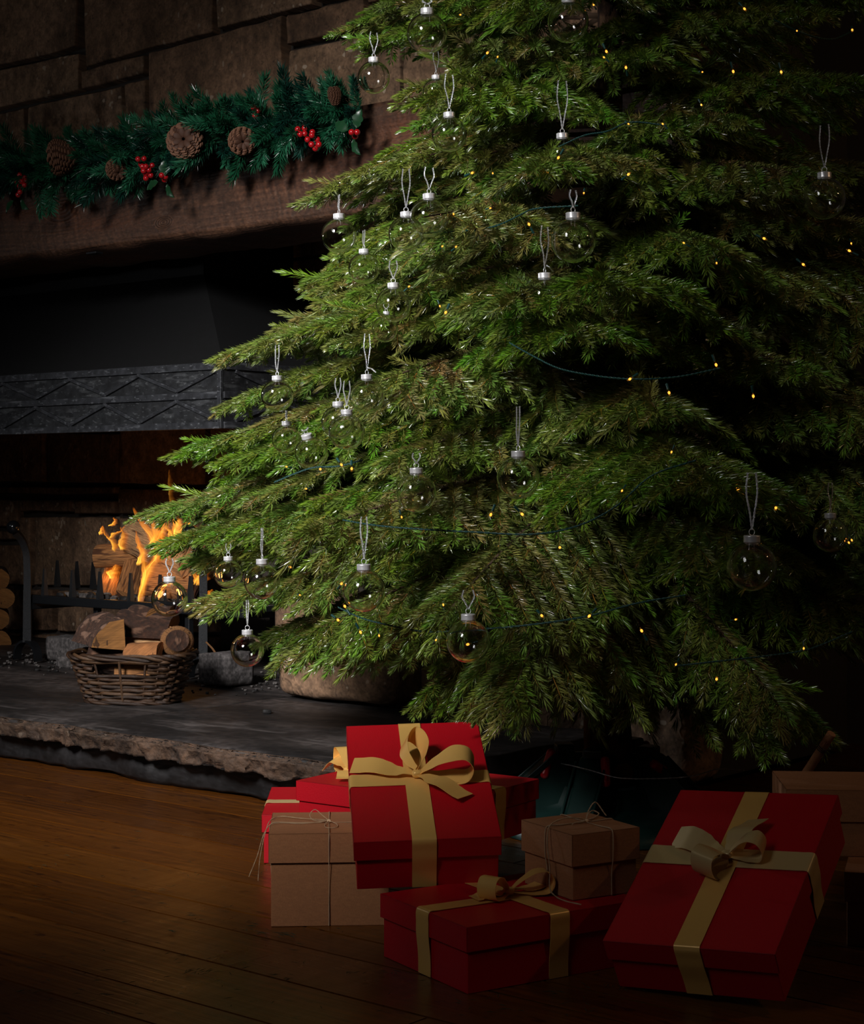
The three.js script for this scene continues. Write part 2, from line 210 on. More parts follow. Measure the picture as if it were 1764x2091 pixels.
// ------------------------------------------------------------------ materials
const std = (o) => new THREE.MeshStandardMaterial(o), phy = (o) => new THREE.MeshPhysicalMaterial(o);
const M = {
  stone: [1, 0.86, 0.74].map((k, i) => std({ map: T.stone, bumpMap: T.stoneB, bumpScale: 0.009, roughness: 0.93, color: new THREE.Color(k * 0.78, k * (0.75 - i * 0.02), k * (0.72 - i * 0.03)) })),
  mortar: std({ color: new THREE.Color(0.05, 0.042, 0.036), roughness: 1, bumpMap: T.rockB, bumpScale: 0.01 }),
  plaster: std({ color: new THREE.Color(0.10, 0.095, 0.105), roughness: 0.95, bumpMap: T.rockB, bumpScale: 0.002 }),
  dark: std({ color: new THREE.Color(0.06, 0.055, 0.05), roughness: 0.95 }),
  board: [[1, 0.98, 0.95], [0.8, 0.74, 0.66], [0.62, 0.54, 0.45], [0.9, 0.82, 0.72]].map((c) => std({ map: T.floor, bumpMap: T.floorB, bumpScale: 0.0007, roughnessMap: T.floorR, roughness: 0.95, color: new THREE.Color(c[0] * 0.29, c[1] * 0.19, c[2] * 0.075) })),
  beam: std({ map: T.beam[0], bumpMap: T.beam[1], bumpScale: 0.004, roughness: 0.62, color: new THREE.Color(0.66, 0.6, 0.58) }),
  slate: std({ map: T.slate, bumpMap: T.slateB, bumpScale: 0.016, roughness: 0.6, color: new THREE.Color(0.46, 0.44, 0.44) }),
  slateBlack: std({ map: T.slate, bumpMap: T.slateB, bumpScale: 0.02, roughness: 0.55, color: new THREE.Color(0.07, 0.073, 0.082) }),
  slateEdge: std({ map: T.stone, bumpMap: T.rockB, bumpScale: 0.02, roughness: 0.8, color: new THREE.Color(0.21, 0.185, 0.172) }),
  brick: std({ map: T.ash, bumpMap: T.rockB, bumpScale: 0.006, roughness: 0.95, color: new THREE.Color(0.85, 0.85, 0.88) }),
  ash: std({ map: T.ash, bumpMap: T.rockB, bumpScale: 0.01, roughness: 1 }),
  coal: std({ color: new THREE.Color(0.012, 0.011, 0.011), roughness: 0.7, bumpMap: T.rockB, bumpScale: 0.01 }),
  iron: std({ map: T.iron, roughnessMap: T.ironR, roughness: 1, metalness: 0.35, bumpMap: T.fine, bumpScale: 0.0006 }),
  ironWorn: std({ map: T.iron, roughnessMap: T.ironR, roughness: 0.9, metalness: 0.4, bumpMap: T.fine, bumpScale: 0.0006, color: new THREE.Color(1.7, 1.7, 1.75) }),
  ironPlain: std({ color: new THREE.Color(0.012, 0.0135, 0.016), roughness: 0.42, metalness: 0.3, bumpMap: T.fine, bumpScale: 0.0008 }),
  ironBall: std({ color: new THREE.Color(0.008, 0.009, 0.011), roughness: 0.16, metalness: 0.3 }),
  hood: std({ map: T.soot, roughness: 0.7, color: new THREE.Color(0.3, 0.3, 0.33) }),
  bark: std({ map: T.bark, bumpMap: T.barkB, bumpScale: 0.006, roughness: 0.95, color: new THREE.Color(0.8, 0.72, 0.68) }),
  barkDark: std({ map: T.bark, bumpMap: T.barkB, bumpScale: 0.006, roughness: 0.95, color: new THREE.Color(0.45, 0.36, 0.30) }),
  split: std({ map: T.split, bumpMap: T.splitB, bumpScale: 0.004, roughness: 0.9 }),
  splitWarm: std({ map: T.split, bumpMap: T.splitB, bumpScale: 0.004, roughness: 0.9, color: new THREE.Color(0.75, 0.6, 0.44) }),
  cut: std({ map: T.cutT, bumpMap: T.splitB, bumpScale: 0.002, roughness: 0.9, color: new THREE.Color(0.62, 0.5, 0.34) }),
  cutPale: std({ map: T.cutT, bumpMap: T.splitB, bumpScale: 0.002, roughness: 0.9, color: new THREE.Color(0.85, 0.62, 0.5) }),
  wicker: [[0.05, 0.025, 0.013], [0.03, 0.016, 0.01], [0.085, 0.043, 0.02]].map((c) => std({ color: new THREE.Color(...c), roughness: 0.3, bumpMap: T.fine, bumpScale: 0.0004 })),
  trunk: std({ map: T.bark, bumpMap: T.barkB, bumpScale: 0.008, roughness: 0.95, color: new THREE.Color(0.36, 0.3, 0.21) }),
  twigWood: std({ color: new THREE.Color(0.07, 0.04, 0.022), roughness: 0.9 }),
  needle: phy({ color: new THREE.Color(0.9, 0.9, 0.88), roughness: 0.36, clearcoat: 0.7, clearcoatRoughness: 0.22 }),
  pvc: std({ color: new THREE.Color(0.010, 0.085, 0.038), roughness: 0.3 }),
  pvcPale: std({ color: new THREE.Color(0.025, 0.15, 0.075), roughness: 0.3 }),
  cone: std({ color: new THREE.Color(0.07, 0.027, 0.013), roughness: 0.7 }),
  coneTip: std({ color: new THREE.Color(0.16, 0.07, 0.036), roughness: 0.7 }),
  berry: phy({ color: new THREE.Color(0.42, 0.008, 0.012), roughness: 0.22, clearcoat: 0.6, clearcoatRoughness: 0.1 }),
  holly: std({ color: new THREE.Color(0.008, 0.045, 0.016), roughness: 0.32 }),
  red: std({ color: new THREE.Color(0.44, 0.001, 0.009), roughness: 0.45, bumpMap: T.fine, bumpScale: 0.0003 }),
  kraft: std({ map: T.kraft, color: new THREE.Color(0.74, 0.54, 0.40), roughness: 0.85, bumpMap: T.fine, bumpScale: 0.0003 }),
  gold: phy({ color: new THREE.Color(0.80, 0.47, 0.13), roughness: 0.32, metalness: 0.22, sheen: 0.3, sheenColor: new THREE.Color(1, 0.85, 0.5), sheenRoughness: 0.4, side: THREE.DoubleSide }),
  goldPale: phy({ color: new THREE.Color(0.66, 0.48, 0.22), roughness: 0.3, metalness: 0.22, side: THREE.DoubleSide }),
  twine: std({ color: new THREE.Color(0.72, 0.5, 0.3), roughness: 0.95, bumpMap: T.fine, bumpScale: 0.0008 }),
  glass: phy({ color: 0xffffff, transmission: 1, thickness: 0.002, roughness: 0.0, ior: 1.5 }),
  silver: std({ color: new THREE.Color(0.86, 0.86, 0.88), metalness: 0.55, roughness: 0.32 }),
  tinsel: std({ color: new THREE.Color(0.85, 0.85, 0.87), metalness: 0.75, roughness: 0.35, bumpMap: T.fine, bumpScale: 0.002 }),
  wire: std({ color: new THREE.Color(0.008, 0.05, 0.045), roughness: 0.4 }),
  led: std({ color: 0x000000, emissive: new THREE.Color(1.0, 0.34, 0.035), emissiveIntensity: 2.7 }),
  capsule: phy({ color: 0xffffff, transmission: 1, thickness: 0, roughness: 0.05, ior: 1.45 }),
  green: std({ color: new THREE.Color(0.004, 0.019, 0.016), roughness: 0.38 }),
  lever: std({ color: new THREE.Color(0.5, 0.008, 0.015), roughness: 0.35 }),
  black: std({ color: new THREE.Color(0.015, 0.015, 0.016), roughness: 0.5 }),
  lampFace: std({ color: 0x000000, emissive: new THREE.Color(1, 0.98, 0.97), emissiveIntensity: 3.4 }),
  strobeFace: std({ color: 0x000000, emissive: new THREE.Color(0.95, 0.97, 1), emissiveIntensity: 60 }),
  warmFace: std({ color: 0x000000, emissive: new THREE.Color(1, 0.62, 0.33), emissiveIntensity: 30 }),
};

// ------------------------------------------------------------------ the room
const G0 = (name) => struct(name, W0.clone().setY(0), YAW);
{
  // floor of boards running along the hearth; n is the distance from the hearth's foot
  const floor = G0('floor');
  part('subfloor', rboxAt(10.6, 0.2, 9.2, 0.1, -0.105, 2.7, 0.005), M.black, floor);
  const edges = [-1.9, -1.72, -1.58, -1.41, -1.27, -1.12, -0.97, -0.8, -0.66, -0.5, -0.37, -0.22, -0.1, 0.02, 0.148, 0.308, 0.397, 0.483, 0.627, 0.793, 0.893, 1.056, 1.226, 1.334, 1.48, 1.62, 1.74, 1.9, 2.04, 2.18, 2.32, 2.5], r = rng(21);
  const joints = { 21: [1.62], 22: [-0.13, 2.3], 18: [], 20: [] };
  for (let i = 0; i < edges.length - 1; i++) {
    const a = edges[i], b = edges[i + 1]; let u = -4.9 + r() * 1.5, prev = -5.1; const cuts = [];
    while (u < 5.2) { cuts.push(u); u += 1.9 + r() * 1.6; }
    let list = joints[i] ?? cuts; list = [...list, 5.3];
    for (const c of list) {
      const w = c - prev; if (w < 0.06) continue;
      const g = new THREE.BoxGeometry(w - 0.004, 0.022, b - a - 0.0055);
      const m = part('floorboard', uvBox(g, r() * 5, r() * 5).translate(0, 0, 0), M.board[Math.floor(r() * 4)], floor);
      m.position.set((prev + c) / 2, -0.0112 + (r() - 0.5) * 0.0006, (a + b) / 2); prev = c;
    }
  }
  const rest = rboxAt(10.5, 0.02, 4.6, 0.1, -0.0102, 4.8, 0.002); part('floorboards', rest, M.board[1], floor).userData.kind = 'stuff';
  const wallB = struct('wall_back', fw(0, -1.82, 0), YAW); part('plaster', rboxAt(10.6, 3.4, 0.16, 0.1, 1.6, -0.08, 0.003), M.plaster, wallB);
  const wallL = struct('wall_left', fw(-5.2, 2.7, 0), YAW); part('plaster', rboxAt(0.16, 3.4, 9.2, -0.08, 1.6, 0, 0.003), M.plaster, wallL);
  const wallR = struct('wall_right', fw(5.4, 2.7, 0), YAW); part('plaster', rboxAt(0.16, 3.4, 9.2, 0.08, 1.6, 0, 0.003), M.plaster, wallR);
  const wallF = struct('wall_front', fw(0.1, 7.2, 0), YAW); part('plaster', rboxAt(10.6, 3.4, 0.16, 0, 1.6, 0.08, 0.003), M.plaster, wallF);
  const ceil = struct('ceiling', fw(0.1, 2.7, 3.3), YAW); part('plaster', rboxAt(10.7, 0.14, 9.4, 0, 0.07, 0, 0.003), M.plaster, ceil);
}
const HH = 0.13;                                        // top of the hearth
// ------------------------------------------------------------------ chimney breast of cut stone
const SEEN_N = -0.80, BACK_N = -1.60;
let stoneSeed = 1;
function addStone(parent, c, n, depth, mat, opt = {}) {
  const s = stoneSeed++, { g, cu, cy } = stoneGeo(c, depth, s, opt.nx, opt.ny, opt.gap, opt.bulge);
  const m = part('stone', g, mat ?? M.stone[s % 3], parent); m.position.set(cu, cy, n + (hash2(s, 5, 3) - 0.5) * 0.016); return m;
}
const pxq = (n, ...p) => p.map(([x, y]) => uy(x, y, n));
const rect = (u0, u1, y0, y1) => [[u0, y1], [u1, y1], [u1, y0], [u0, y0]];
{
  const br = G0('wall_chimney');
  part('mortar', rboxAt(4.5, 1.5, 0.5, -1.3, 2.56, SEEN_N - 0.29, 0.004), M.mortar, br);
  const n = SEEN_N;
  const Q = [
    [[-60, -40], [158, -70], [158, 99], [-60, 150]], [[163, -70], [434, -130], [434, 67], [168, 138]],
    [[-60, 154], [160, 103], [160, 186], [-60, 237]], [[163, 142], [293, 107], [293, 152], [163, 187]],
    [[-60, 241], [50, 216], [50, 420], [-60, 440]], [[54, 215], [246, 170], [246, 400], [54, 420]], [[251, 168], [297, 156], [297, 390], [251, 400]],
    [[300, 106], [579, 30], [579, 330], [300, 390]], [[440, -130], [640, -180], [640, 12], [440, 63]],
    [[644, -180], [742, -200], [742, -15], [644, 8]], [[584, 29], [742, -11], [742, 62], [584, 96]], [[584, 100], [744, 66], [816, 50], [816, 290], [584, 330]],
    [[748, -200], [960, -250], [960, -42], [748, 12]], [[748, 16], [960, -38], [960, 10], [748, 60]], [[822, 48], [1010, 4], [1010, 250], [822, 290]],
  ];
  for (let q of Q) { if (q.length === 5) q = [q[0], q[2], q[3], q[4]]; addStone(br, pxq(n, ...q), n, 0.2); }
  // the courses further right behind the tree, and above the picture
  const r = rng(5);
  for (let y = 1.85, k = 0; y < 3.1; k++) { const h = 0.14 + r() * 0.14; for (let u = 0.33 + (k % 2) * 0.02; u < 0.9;) { const w = Math.min(0.2 + r() * 0.3, 0.95 - u); if (w < 0.08) break; addStone(br, rect(u, u + w, y, y + h), n, 0.2); u += w; } y += h; }
  for (let y = 2.66, k = 0; y < 3.1; k++) { const h = 0.2; for (let u = -3.4; u < 0.33;) { const w = 0.4 + r() * 0.3; addStone(br, rect(u, Math.min(u + w, 0.33), y, y + h), n, 0.2); u += w; } y += h; }
  for (let y = 1.85, k = 0; y < 2.66; k++) { const h = 0.2; for (let u = -3.4; u < -2.1;) { const w = 0.4 + r() * 0.25; addStone(br, rect(u, Math.min(u + w, -2.0), y, y + h), n, 0.2); u += w; } y += h; }
  // right-hand pier: a projecting stack of rounded blocks, then plainer stones as far as the corner
  part('mortar', rboxAt(1.0, 1.76, 0.74, 0.43, 0.9, -1.26, 0.004), M.mortar, br);
  const blocks = [[HH, 0.165], [HH + 0.165, 0.15]];
  blocks.forEach(([y, h], i) => { const w = 0.45 + 0.03 * Math.sin(i * 2.3), m = part('stone', rock(w, h - 0.012, 0.24, 14, 6, 6, 0.035, 0.008, 9, i + 3), M.stone[i % 2], br); m.position.set(-0.28 + 0.012 * Math.sin(i * 4), y + h / 2, -0.865); });
  for (let y = 0.0, k = 0; y < 1.5; k++) { const h = Math.min(0.15 + r() * 0.12, 1.52 - y); for (let u = -0.05; u < 0.9;) { const w = Math.min(0.2 + r() * 0.26, 0.93 - u); if (w < 0.1) break; addStone(br, rect(u, u + w, y, y + h), -0.87, 0.14); u += w; } y += h; if (h < 0.05) break; }
  const big = part('stone', rock(0.2, 0.27, 0.16, 12, 14, 8, 0.04, 0.01, 14, 12), M.stone[0], br); big.position.set(0.86, 0.16, -0.82);
  // left jamb, outside the picture
  part('jamb', rboxAt(0.3, 1.5, 1.1, -3.5, 0.75, -1.3, 0.01), M.stone[2], br);
  part('chimney_throat', rboxAt(2.9, 0.08, 0.9, -1.95, 1.9, -1.3, 0.01), M.dark, br);
}
{
  const fb = G0('wall_fireback');
  part('mortar', rboxAt(2.9, 1.8, 0.1, -1.95, 0.9, BACK_N - 0.085, 0.003), M.mortar, fb);
  const z = (x, y) => [x / 5.228, 1000 + y / 5.228], q4 = (x0, x1, y0, y1) => [z(x0, y0), z(x1, y0 + 3), z(x1, y1 + 3), z(x0, y1)];
  const list = [
    [[-40, 880], [86, 880], [86, 986], [-40, 986]], [[90, 880], [240, 882], [240, 989], [90, 987]], [[244, 860], [420, 864], [420, 992], [244, 990]],
    [[-40, 990], [237, 991], [237, 1012], [-40, 1010]], [[241, 994], [430, 996], [430, 1052], [241, 1052]],
    q4(-200, 190, 92, 405), q4(212, 768, 92, 245), q4(802, 1240, 98, 270), q4(1256, 2300, 285, 620),
    q4(-200, 270, 425, 548), q4(-200, 225, 575, 1030), q4(345, 1245, 275, 1035), q4(195, 330, 275, 1035), q4(1256, 2300, 630, 1080),
    q4(-200, 90, 1045, 1500), q4(100, 300, 1050, 1510), q4(310, 570, 1055, 1515), q4(580, 1300, 1060, 1530), q4(1310, 2300, 1090, 1540),
    q4(-200, 80, 1515, 1800), q4(90, 300, 1525, 1800), q4(310, 1000, 1535, 1800), q4(1010, 2300, 1550, 1800),
    [[424, 860], [640, 868], [640, 1050], [434, 1048]],
  ];
  for (const q of list) addStone(fb, pxq(BACK_N, ...q), BACK_N, 0.08);
  const r = rng(9);
  for (let y = 1.03; y < 1.7; y += 0.19) for (let u = -3.4; u < -0.6;) { const w = 0.35 + r() * 0.3; addStone(fb, rect(u, Math.min(u + w, -0.5), y, y + 0.19), BACK_N, 0.08); u += w; }
}
// ------------------------------------------------------------------ hearth: rough-edged flagstones on a black stone base
{
  const h = struct('hearth', fw(-1.35, 0, 0), YAW, 'low hearth of dark flagstones with a rough broken front edge', 'hearth');
  const off = 1.35, r = rng(31);
  const cuts = [-3.4, -2.25, -1.42, -0.5, 0.70];
  for (let i = 0; i < 4; i++) {
    const a = cuts[i], b = cuts[i + 1], w = b - a - 0.004, th = 0.052;
    let g = new THREE.BoxGeometry(w, th, 0.82, Math.round(w * 60), 5, 24); g.deleteAttribute('uv'); g.deleteAttribute('normal'); g = mergeVertices(g, 1e-5);
    const p = g.attributes.position;
    for (let k = 0; k < p.count; k++) { let x = p.getX(k), y = p.getY(k), zz = p.getZ(k); const gx = x + (a + b) / 2, f = sstep(0.36, 0.41, zz);
      const jag = fb3(gx * 5, 3.1, 1.7, 3) * 0.022 + fb3(gx * 26, y * 50, 4.4, 3) * 0.012, under = -0.03 * sstep(0.0, 1.0, (0.026 - y) / 0.052) * (0.5 + fb3(gx * 9, 9, 2, 2));
      zz += f * (jag + under - 0.012 * (y > 0.02)) - f * 0.012; y += fb3(gx * 6, zz * 6, 7.7, 3) * 0.003 * (y > 0) - f * 0.004 * (1 + fb3(gx * 15, 1, 1, 2)) * (y > 0.02) + f * 0.012 * fb3(gx * 7, 2, 8, 3) * (y < -0.02);
      p.setXYZ(k, x, y, zz); }
    g.computeVertexNormals(); g = uvBox(g, r() * 4, r() * 4);
    let e = new THREE.BoxGeometry(w, th, 0.03, Math.round(w * 150), 9, 3); e.deleteAttribute('uv'); e.deleteAttribute('normal'); e = mergeVertices(e, 1e-5);
    const ep = e.attributes.position;
    for (let k = 0; k < ep.count; k++) { let x = ep.getX(k), y = ep.getY(k), zz = ep.getZ(k); const gx = x + (a + b) / 2, f = zz > 0 ? 1 : 0;
      const jag = fb3(gx * 5, 3.1, 1.7, 3) * 0.022 + f * (fb3(gx * 30, y * 34, 4.4, 3) * 0.011 + fb3(gx * 90, y * 60, 8.4, 2) * 0.004), under = -0.03 * sstep(0.0, 1.0, (0.026 - y) / 0.052) * (0.5 + fb3(gx * 9, 9, 2, 2));
      zz += jag + under - 0.016 * (y > 0.02) * f; y += (y > 0.02 ? -0.003 - 0.007 * f * (0.6 + fb3(gx * 15, 1, 1, 3)) : 0) + (y < -0.02 ? 0.014 * fb3(gx * 9, 2, 8, 3) : 0); ep.setXYZ(k, x, y - 0.0025, zz); }
    e.computeVertexNormals();
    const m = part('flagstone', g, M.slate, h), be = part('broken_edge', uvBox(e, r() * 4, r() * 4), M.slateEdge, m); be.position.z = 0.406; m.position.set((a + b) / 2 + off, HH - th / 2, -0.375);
  }
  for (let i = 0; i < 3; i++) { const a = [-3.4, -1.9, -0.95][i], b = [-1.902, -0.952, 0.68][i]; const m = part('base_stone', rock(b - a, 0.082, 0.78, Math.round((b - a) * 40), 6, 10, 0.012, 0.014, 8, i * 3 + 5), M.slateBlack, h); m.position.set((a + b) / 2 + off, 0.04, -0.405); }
  const bed = part('firebed', rboxAt(2.85, HH - 0.004, 0.82, -1.95 + off, (HH - 0.004) / 2, -1.2, 0.004), M.slate, h);
}
// ------------------------------------------------------------------ mantel beam
{
  const b = thing('mantel_beam', 'massive dark rough-sawn timber beam across the stone chimney breast', 'mantel', fw(-1.2, -0.8, 1.53), YAW);
  let g = new THREE.BoxGeometry(BEAM_L, BEAM_H, 0.3, 180, 12, 6); g.deleteAttribute('uv'); g.deleteAttribute('normal'); g = mergeVertices(g, 1e-5);
  const p = g.attributes.position;
  for (let k = 0; k < p.count; k++) { const x = p.getX(k), y = p.getY(k), z = p.getZ(k), e = (y < -0.155 ? fb3(x * 3, 1, 1, 4) * 0.012 : 0), crack = z > 0.14 && x > -0.6 && Math.abs(y - 0.045 - 0.02 * Math.sin(x * 2)) < 0.014 ? -0.012 : 0;
    const fx = (Math.abs(y) > 0.155 && z > 0.14) ? 0.008 : 0;
    p.setXYZ(k, x, y + e - Math.sign(y) * fx, z + (z > 0.1 ? fb3(x * 2.5, y * 14, 2, 3) * 0.006 : 0) + crack - fx); }
  g.computeVertexNormals(); g = uvBox(g, BEAM_L / 2, BEAM_H / 2).translate(0, BEAM_H / 2, 0);
  part('timber', g, M.beam, b);
  for (const u of [-0.3, 0.34]) { const br = part('bracket', rboxAt(0.05, 0.006, 0.03, u - 0.9 + 0.5, -0.003, 0.13, 0.001), M.ironPlain, b); }
}
// ------------------------------------------------------------------ iron canopy over the fire
{
  const uR = -0.739, uL = -3.2, y0 = 0.947, y1 = 1.155, n0 = -0.75, nB = -1.58, cu = (uL + uR) / 2;
  const h = thing('fireplace_hood', 'black iron canopy over the fire with a studded zigzag band', 'hood', fw(cu, -1.1, y0), YAW);
  const L = (u, y, n) => V(u - cu, y - y0, n + 1.1);
  const panel = (a, b, c, d, th) => { const nn = b.clone().sub(a).cross(d.clone().sub(a)).normalize().multiplyScalar(-th), P = [a, b, c, d], Q2 = P.map((q) => q.clone().add(nn)), g = new THREE.BufferGeometry(), v = [], f = (...q) => { v.push(q[0], q[1], q[2], q[0], q[2], q[3]); };
    f(...P); f(Q2[3], Q2[2], Q2[1], Q2[0]); for (let i = 0; i < 4; i++) { const j = (i + 1) % 4; f(P[j], P[i], Q2[i], Q2[j]); }
    g.setAttribute('position', new THREE.Float32BufferAttribute(v.flatMap((q) => [q.x, q.y, q.z]), 3)); g.computeVertexNormals(); return uvBox(g, 1, 1); };
  part('front_panel', panel(L(uL, y1, n0), L(uR, y1, n0), L(-1.25, 1.5, -1.14), L(uL + 0.5, 1.5, -1.14), 0.004), M.hood, h);
  part('side_panel', panel(L(uR, y1, n0), L(uR, y1, nB), L(-1.25, 1.5, nB), L(-1.25, 1.5, -1.14), 0.004), M.hood, h);
  part('flue', panel(L(uL + 0.5, 1.5, -1.14), L(-1.25, 1.5, -1.14), L(-1.25, 1.86, -1.14), L(uL + 0.5, 1.86, -1.14), 0.004), M.hood, h);
  part('flue_side', panel(L(-1.25, 1.5, -1.14), L(-1.25, 1.5, nB), L(-1.25, 1.86, nB), L(-1.25, 1.86, -1.14), 0.004), M.hood, h);
  const bf = part('front_band', rboxAt(uR - uL, y1 - y0, 0.006, 0, (y1 - y0) / 2, n0 + 1.1 - 0.003, 0.001), M.iron, h);
  const bs = part('side_band', rboxAt(0.006, y1 - y0, n0 - nB, uR - cu - 0.003, (y1 - y0) / 2, (n0 + nB) / 2 + 1.1, 0.001), M.iron, h);
  const bar = (a, b, w, z, nrm, host) => { const d = b.clone().sub(a), len = d.length(), g = new RoundedBoxGeometry(len, w, 0.008, 1, 0.002); const m4 = new THREE.Matrix4().makeBasis(d.normalize(), nrm.clone().cross(d), nrm); g.applyMatrix4(m4).translate((a.x + b.x) / 2 + nrm.x * z, (a.y + b.y) / 2, (a.z + b.z) / 2 + nrm.z * z); return part('band_bar', uvBox(g, R0(), R0()), M.ironWorn, host); };
  const Z = V(0, 0, 1), X = V(1, 0, 0);
  for (const [y, w] of [[y1 - 0.012, 0.024], [y0 + 0.105, 0.022], [y0 + 0.011, 0.022]]) { bar(L(uL, y, n0), L(uR, y, n0), w, 0.004, Z, bf); bar(L(uR, y, n0), L(uR, y, nB), w, 0.004, X, bs); }
  bar(L(uR - 0.009, y0 + 0.02, n0), L(uR - 0.009, y1 - 0.02, n0), 0.018, 0.005, Z, bf);
  const ux = (x) => uy(x / 2.52, 800, n0)[0], zig = (pts) => { for (let i = 0; i < pts.length - 1; i++) bar(L(pts[i][0], pts[i][1], n0), L(pts[i + 1][0], pts[i + 1][1], n0), 0.0125, 0.004, Z, bf); };
  const tU = y1 - 0.028, bU = y0 + 0.122, tL = y0 + 0.09, bL = y0 + 0.026;
  zig([[ux(-700), tU], [ux(-500), bU], [ux(-320), tU], [ux(-155), bU], [ux(20), tU], [ux(190), bU], [ux(365), tU], [ux(545), bU], [ux(720), tU], [ux(915), bU], [ux(1110), tU]]);
  zig([[ux(-700), bL], [ux(-500), tL], [ux(-320), bL], [ux(-155), tL], [ux(20), bL], [ux(190), tL], [ux(365), bL], [ux(545), tL], [ux(720), bL], [ux(915), tL], [ux(1120), bL]]);
  for (let n = n0 - 0.05, k = 0; n > nB + 0.2; n -= 0.2, k++) { bar(L(uR, k % 2 ? bU : tU, n), L(uR, k % 2 ? tU : bU, n - 0.2), 0.0125, 0.004, X, bs); bar(L(uR, k % 2 ? tL : bL, n), L(uR, k % 2 ? bL : tL, n - 0.2), 0.0125, 0.004, X, bs); }
}
// ------------------------------------------------------------------ andirons and grate
function andiron(u, label) {
  const t = thing('andiron', label, 'andiron', fw(u, -0.94, HH), YAW, 'pair of ball-topped andirons');
  const Hh = 0.47, sq = (pts, w) => { const g = taperTube(pts, () => w, 28, 4); return uvBox(g.toNonIndexed().rotateX(0)); };
  const post = taperTube([V(0, 0.07, 0), V(0, 0.2, 0), V(0, 0.34, 0), V(0, 0.40, 0.006), V(0, 0.445, 0.028), V(0, 0.47, 0.055)], (t2) => 0.021 - 0.005 * t2, 40, 4); post.computeVertexNormals();
  part('post', post.toNonIndexed(), M.ironPlain, t).geometry.computeVertexNormals();
  const ball = part('ball', new THREE.SphereGeometry(0.025, 24, 18), M.ironBall, t); ball.position.set(0, 0.488, 0.062);
  const pts = [], sd = []; for (let i = 0; i <= 10; i++) { const a = Math.PI * i / 10; pts.push(V(-Math.cos(a) * 0.062, Math.sin(a) ** 0.8 * 0.07 + 0.003, 0)); }
  part('foot', ribbonGeo(pts, [V(0, 0, 0.016)], 0.008, 30), M.ironPlain, t);
  part('log_bar', rboxAt(0.025, 0.025, 0.6, 0, 0.2, -0.3, 0.003), M.ironPlain, t);
  part('rear_leg', rboxAt(0.025, 0.2, 0.025, 0, 0.1, -0.585, 0.003), M.ironPlain, t);
}
andiron(-1.972, 'black iron andiron with round ball top standing left of the fire');
andiron(-1.035, 'black iron andiron half hidden by tree branches right of the fire');
{
  const g = thing('fire_grate', 'black iron fire grate with upright spikes holding the burning logs', 'grate', fw(-1.45, -1.2, HH), YAW);
  const Y = 0.225, o = 1.45;
  part('front_rail', rboxAt(1.12, 0.032, 0.022, -1.42 + o, Y, 0.235, 0.004), M.ironPlain, g);
  part('rear_rail', rboxAt(1.0, 0.032, 0.022, -1.45 + o, Y, -0.22, 0.004), M.ironPlain, g);
  for (let k = 0; k < 9; k++) part('cross_bar', rboxAt(0.02, 0.02, 0.44, -0.46 + k * 0.115, Y - 0.004, 0.008, 0.003), M.ironPlain, g);
  for (const [x, z] of [[-0.2, 0.2], [0.28, 0.2], [-0.2, -0.2], [0.28, -0.2]]) part('leg', rboxAt(0.022, Y, 0.022, x, Y / 2, z, 0.003), M.ironPlain, g);
  const spike = (() => { const s = new THREE.CylinderGeometry(0.0055, 0.0145, 0.105, 4, 1); s.rotateY(Math.PI / 4); return s.toNonIndexed(); })(); spike.computeVertexNormals();
  for (const x of [91, 148, 204, 267, 327, 389]) { const m = part('spike', spike, M.ironPlain, g); m.position.set(uy(x, 1200, -0.965)[0] + o, Y + 0.06, 0.235); }
  for (const x of [117, 157, 190, 300, 352]) { const m = part('spike', spike, M.ironPlain, g); m.position.set(uy(x, 1200, -1.42)[0] + o, Y + 0.06, -0.22); }
}

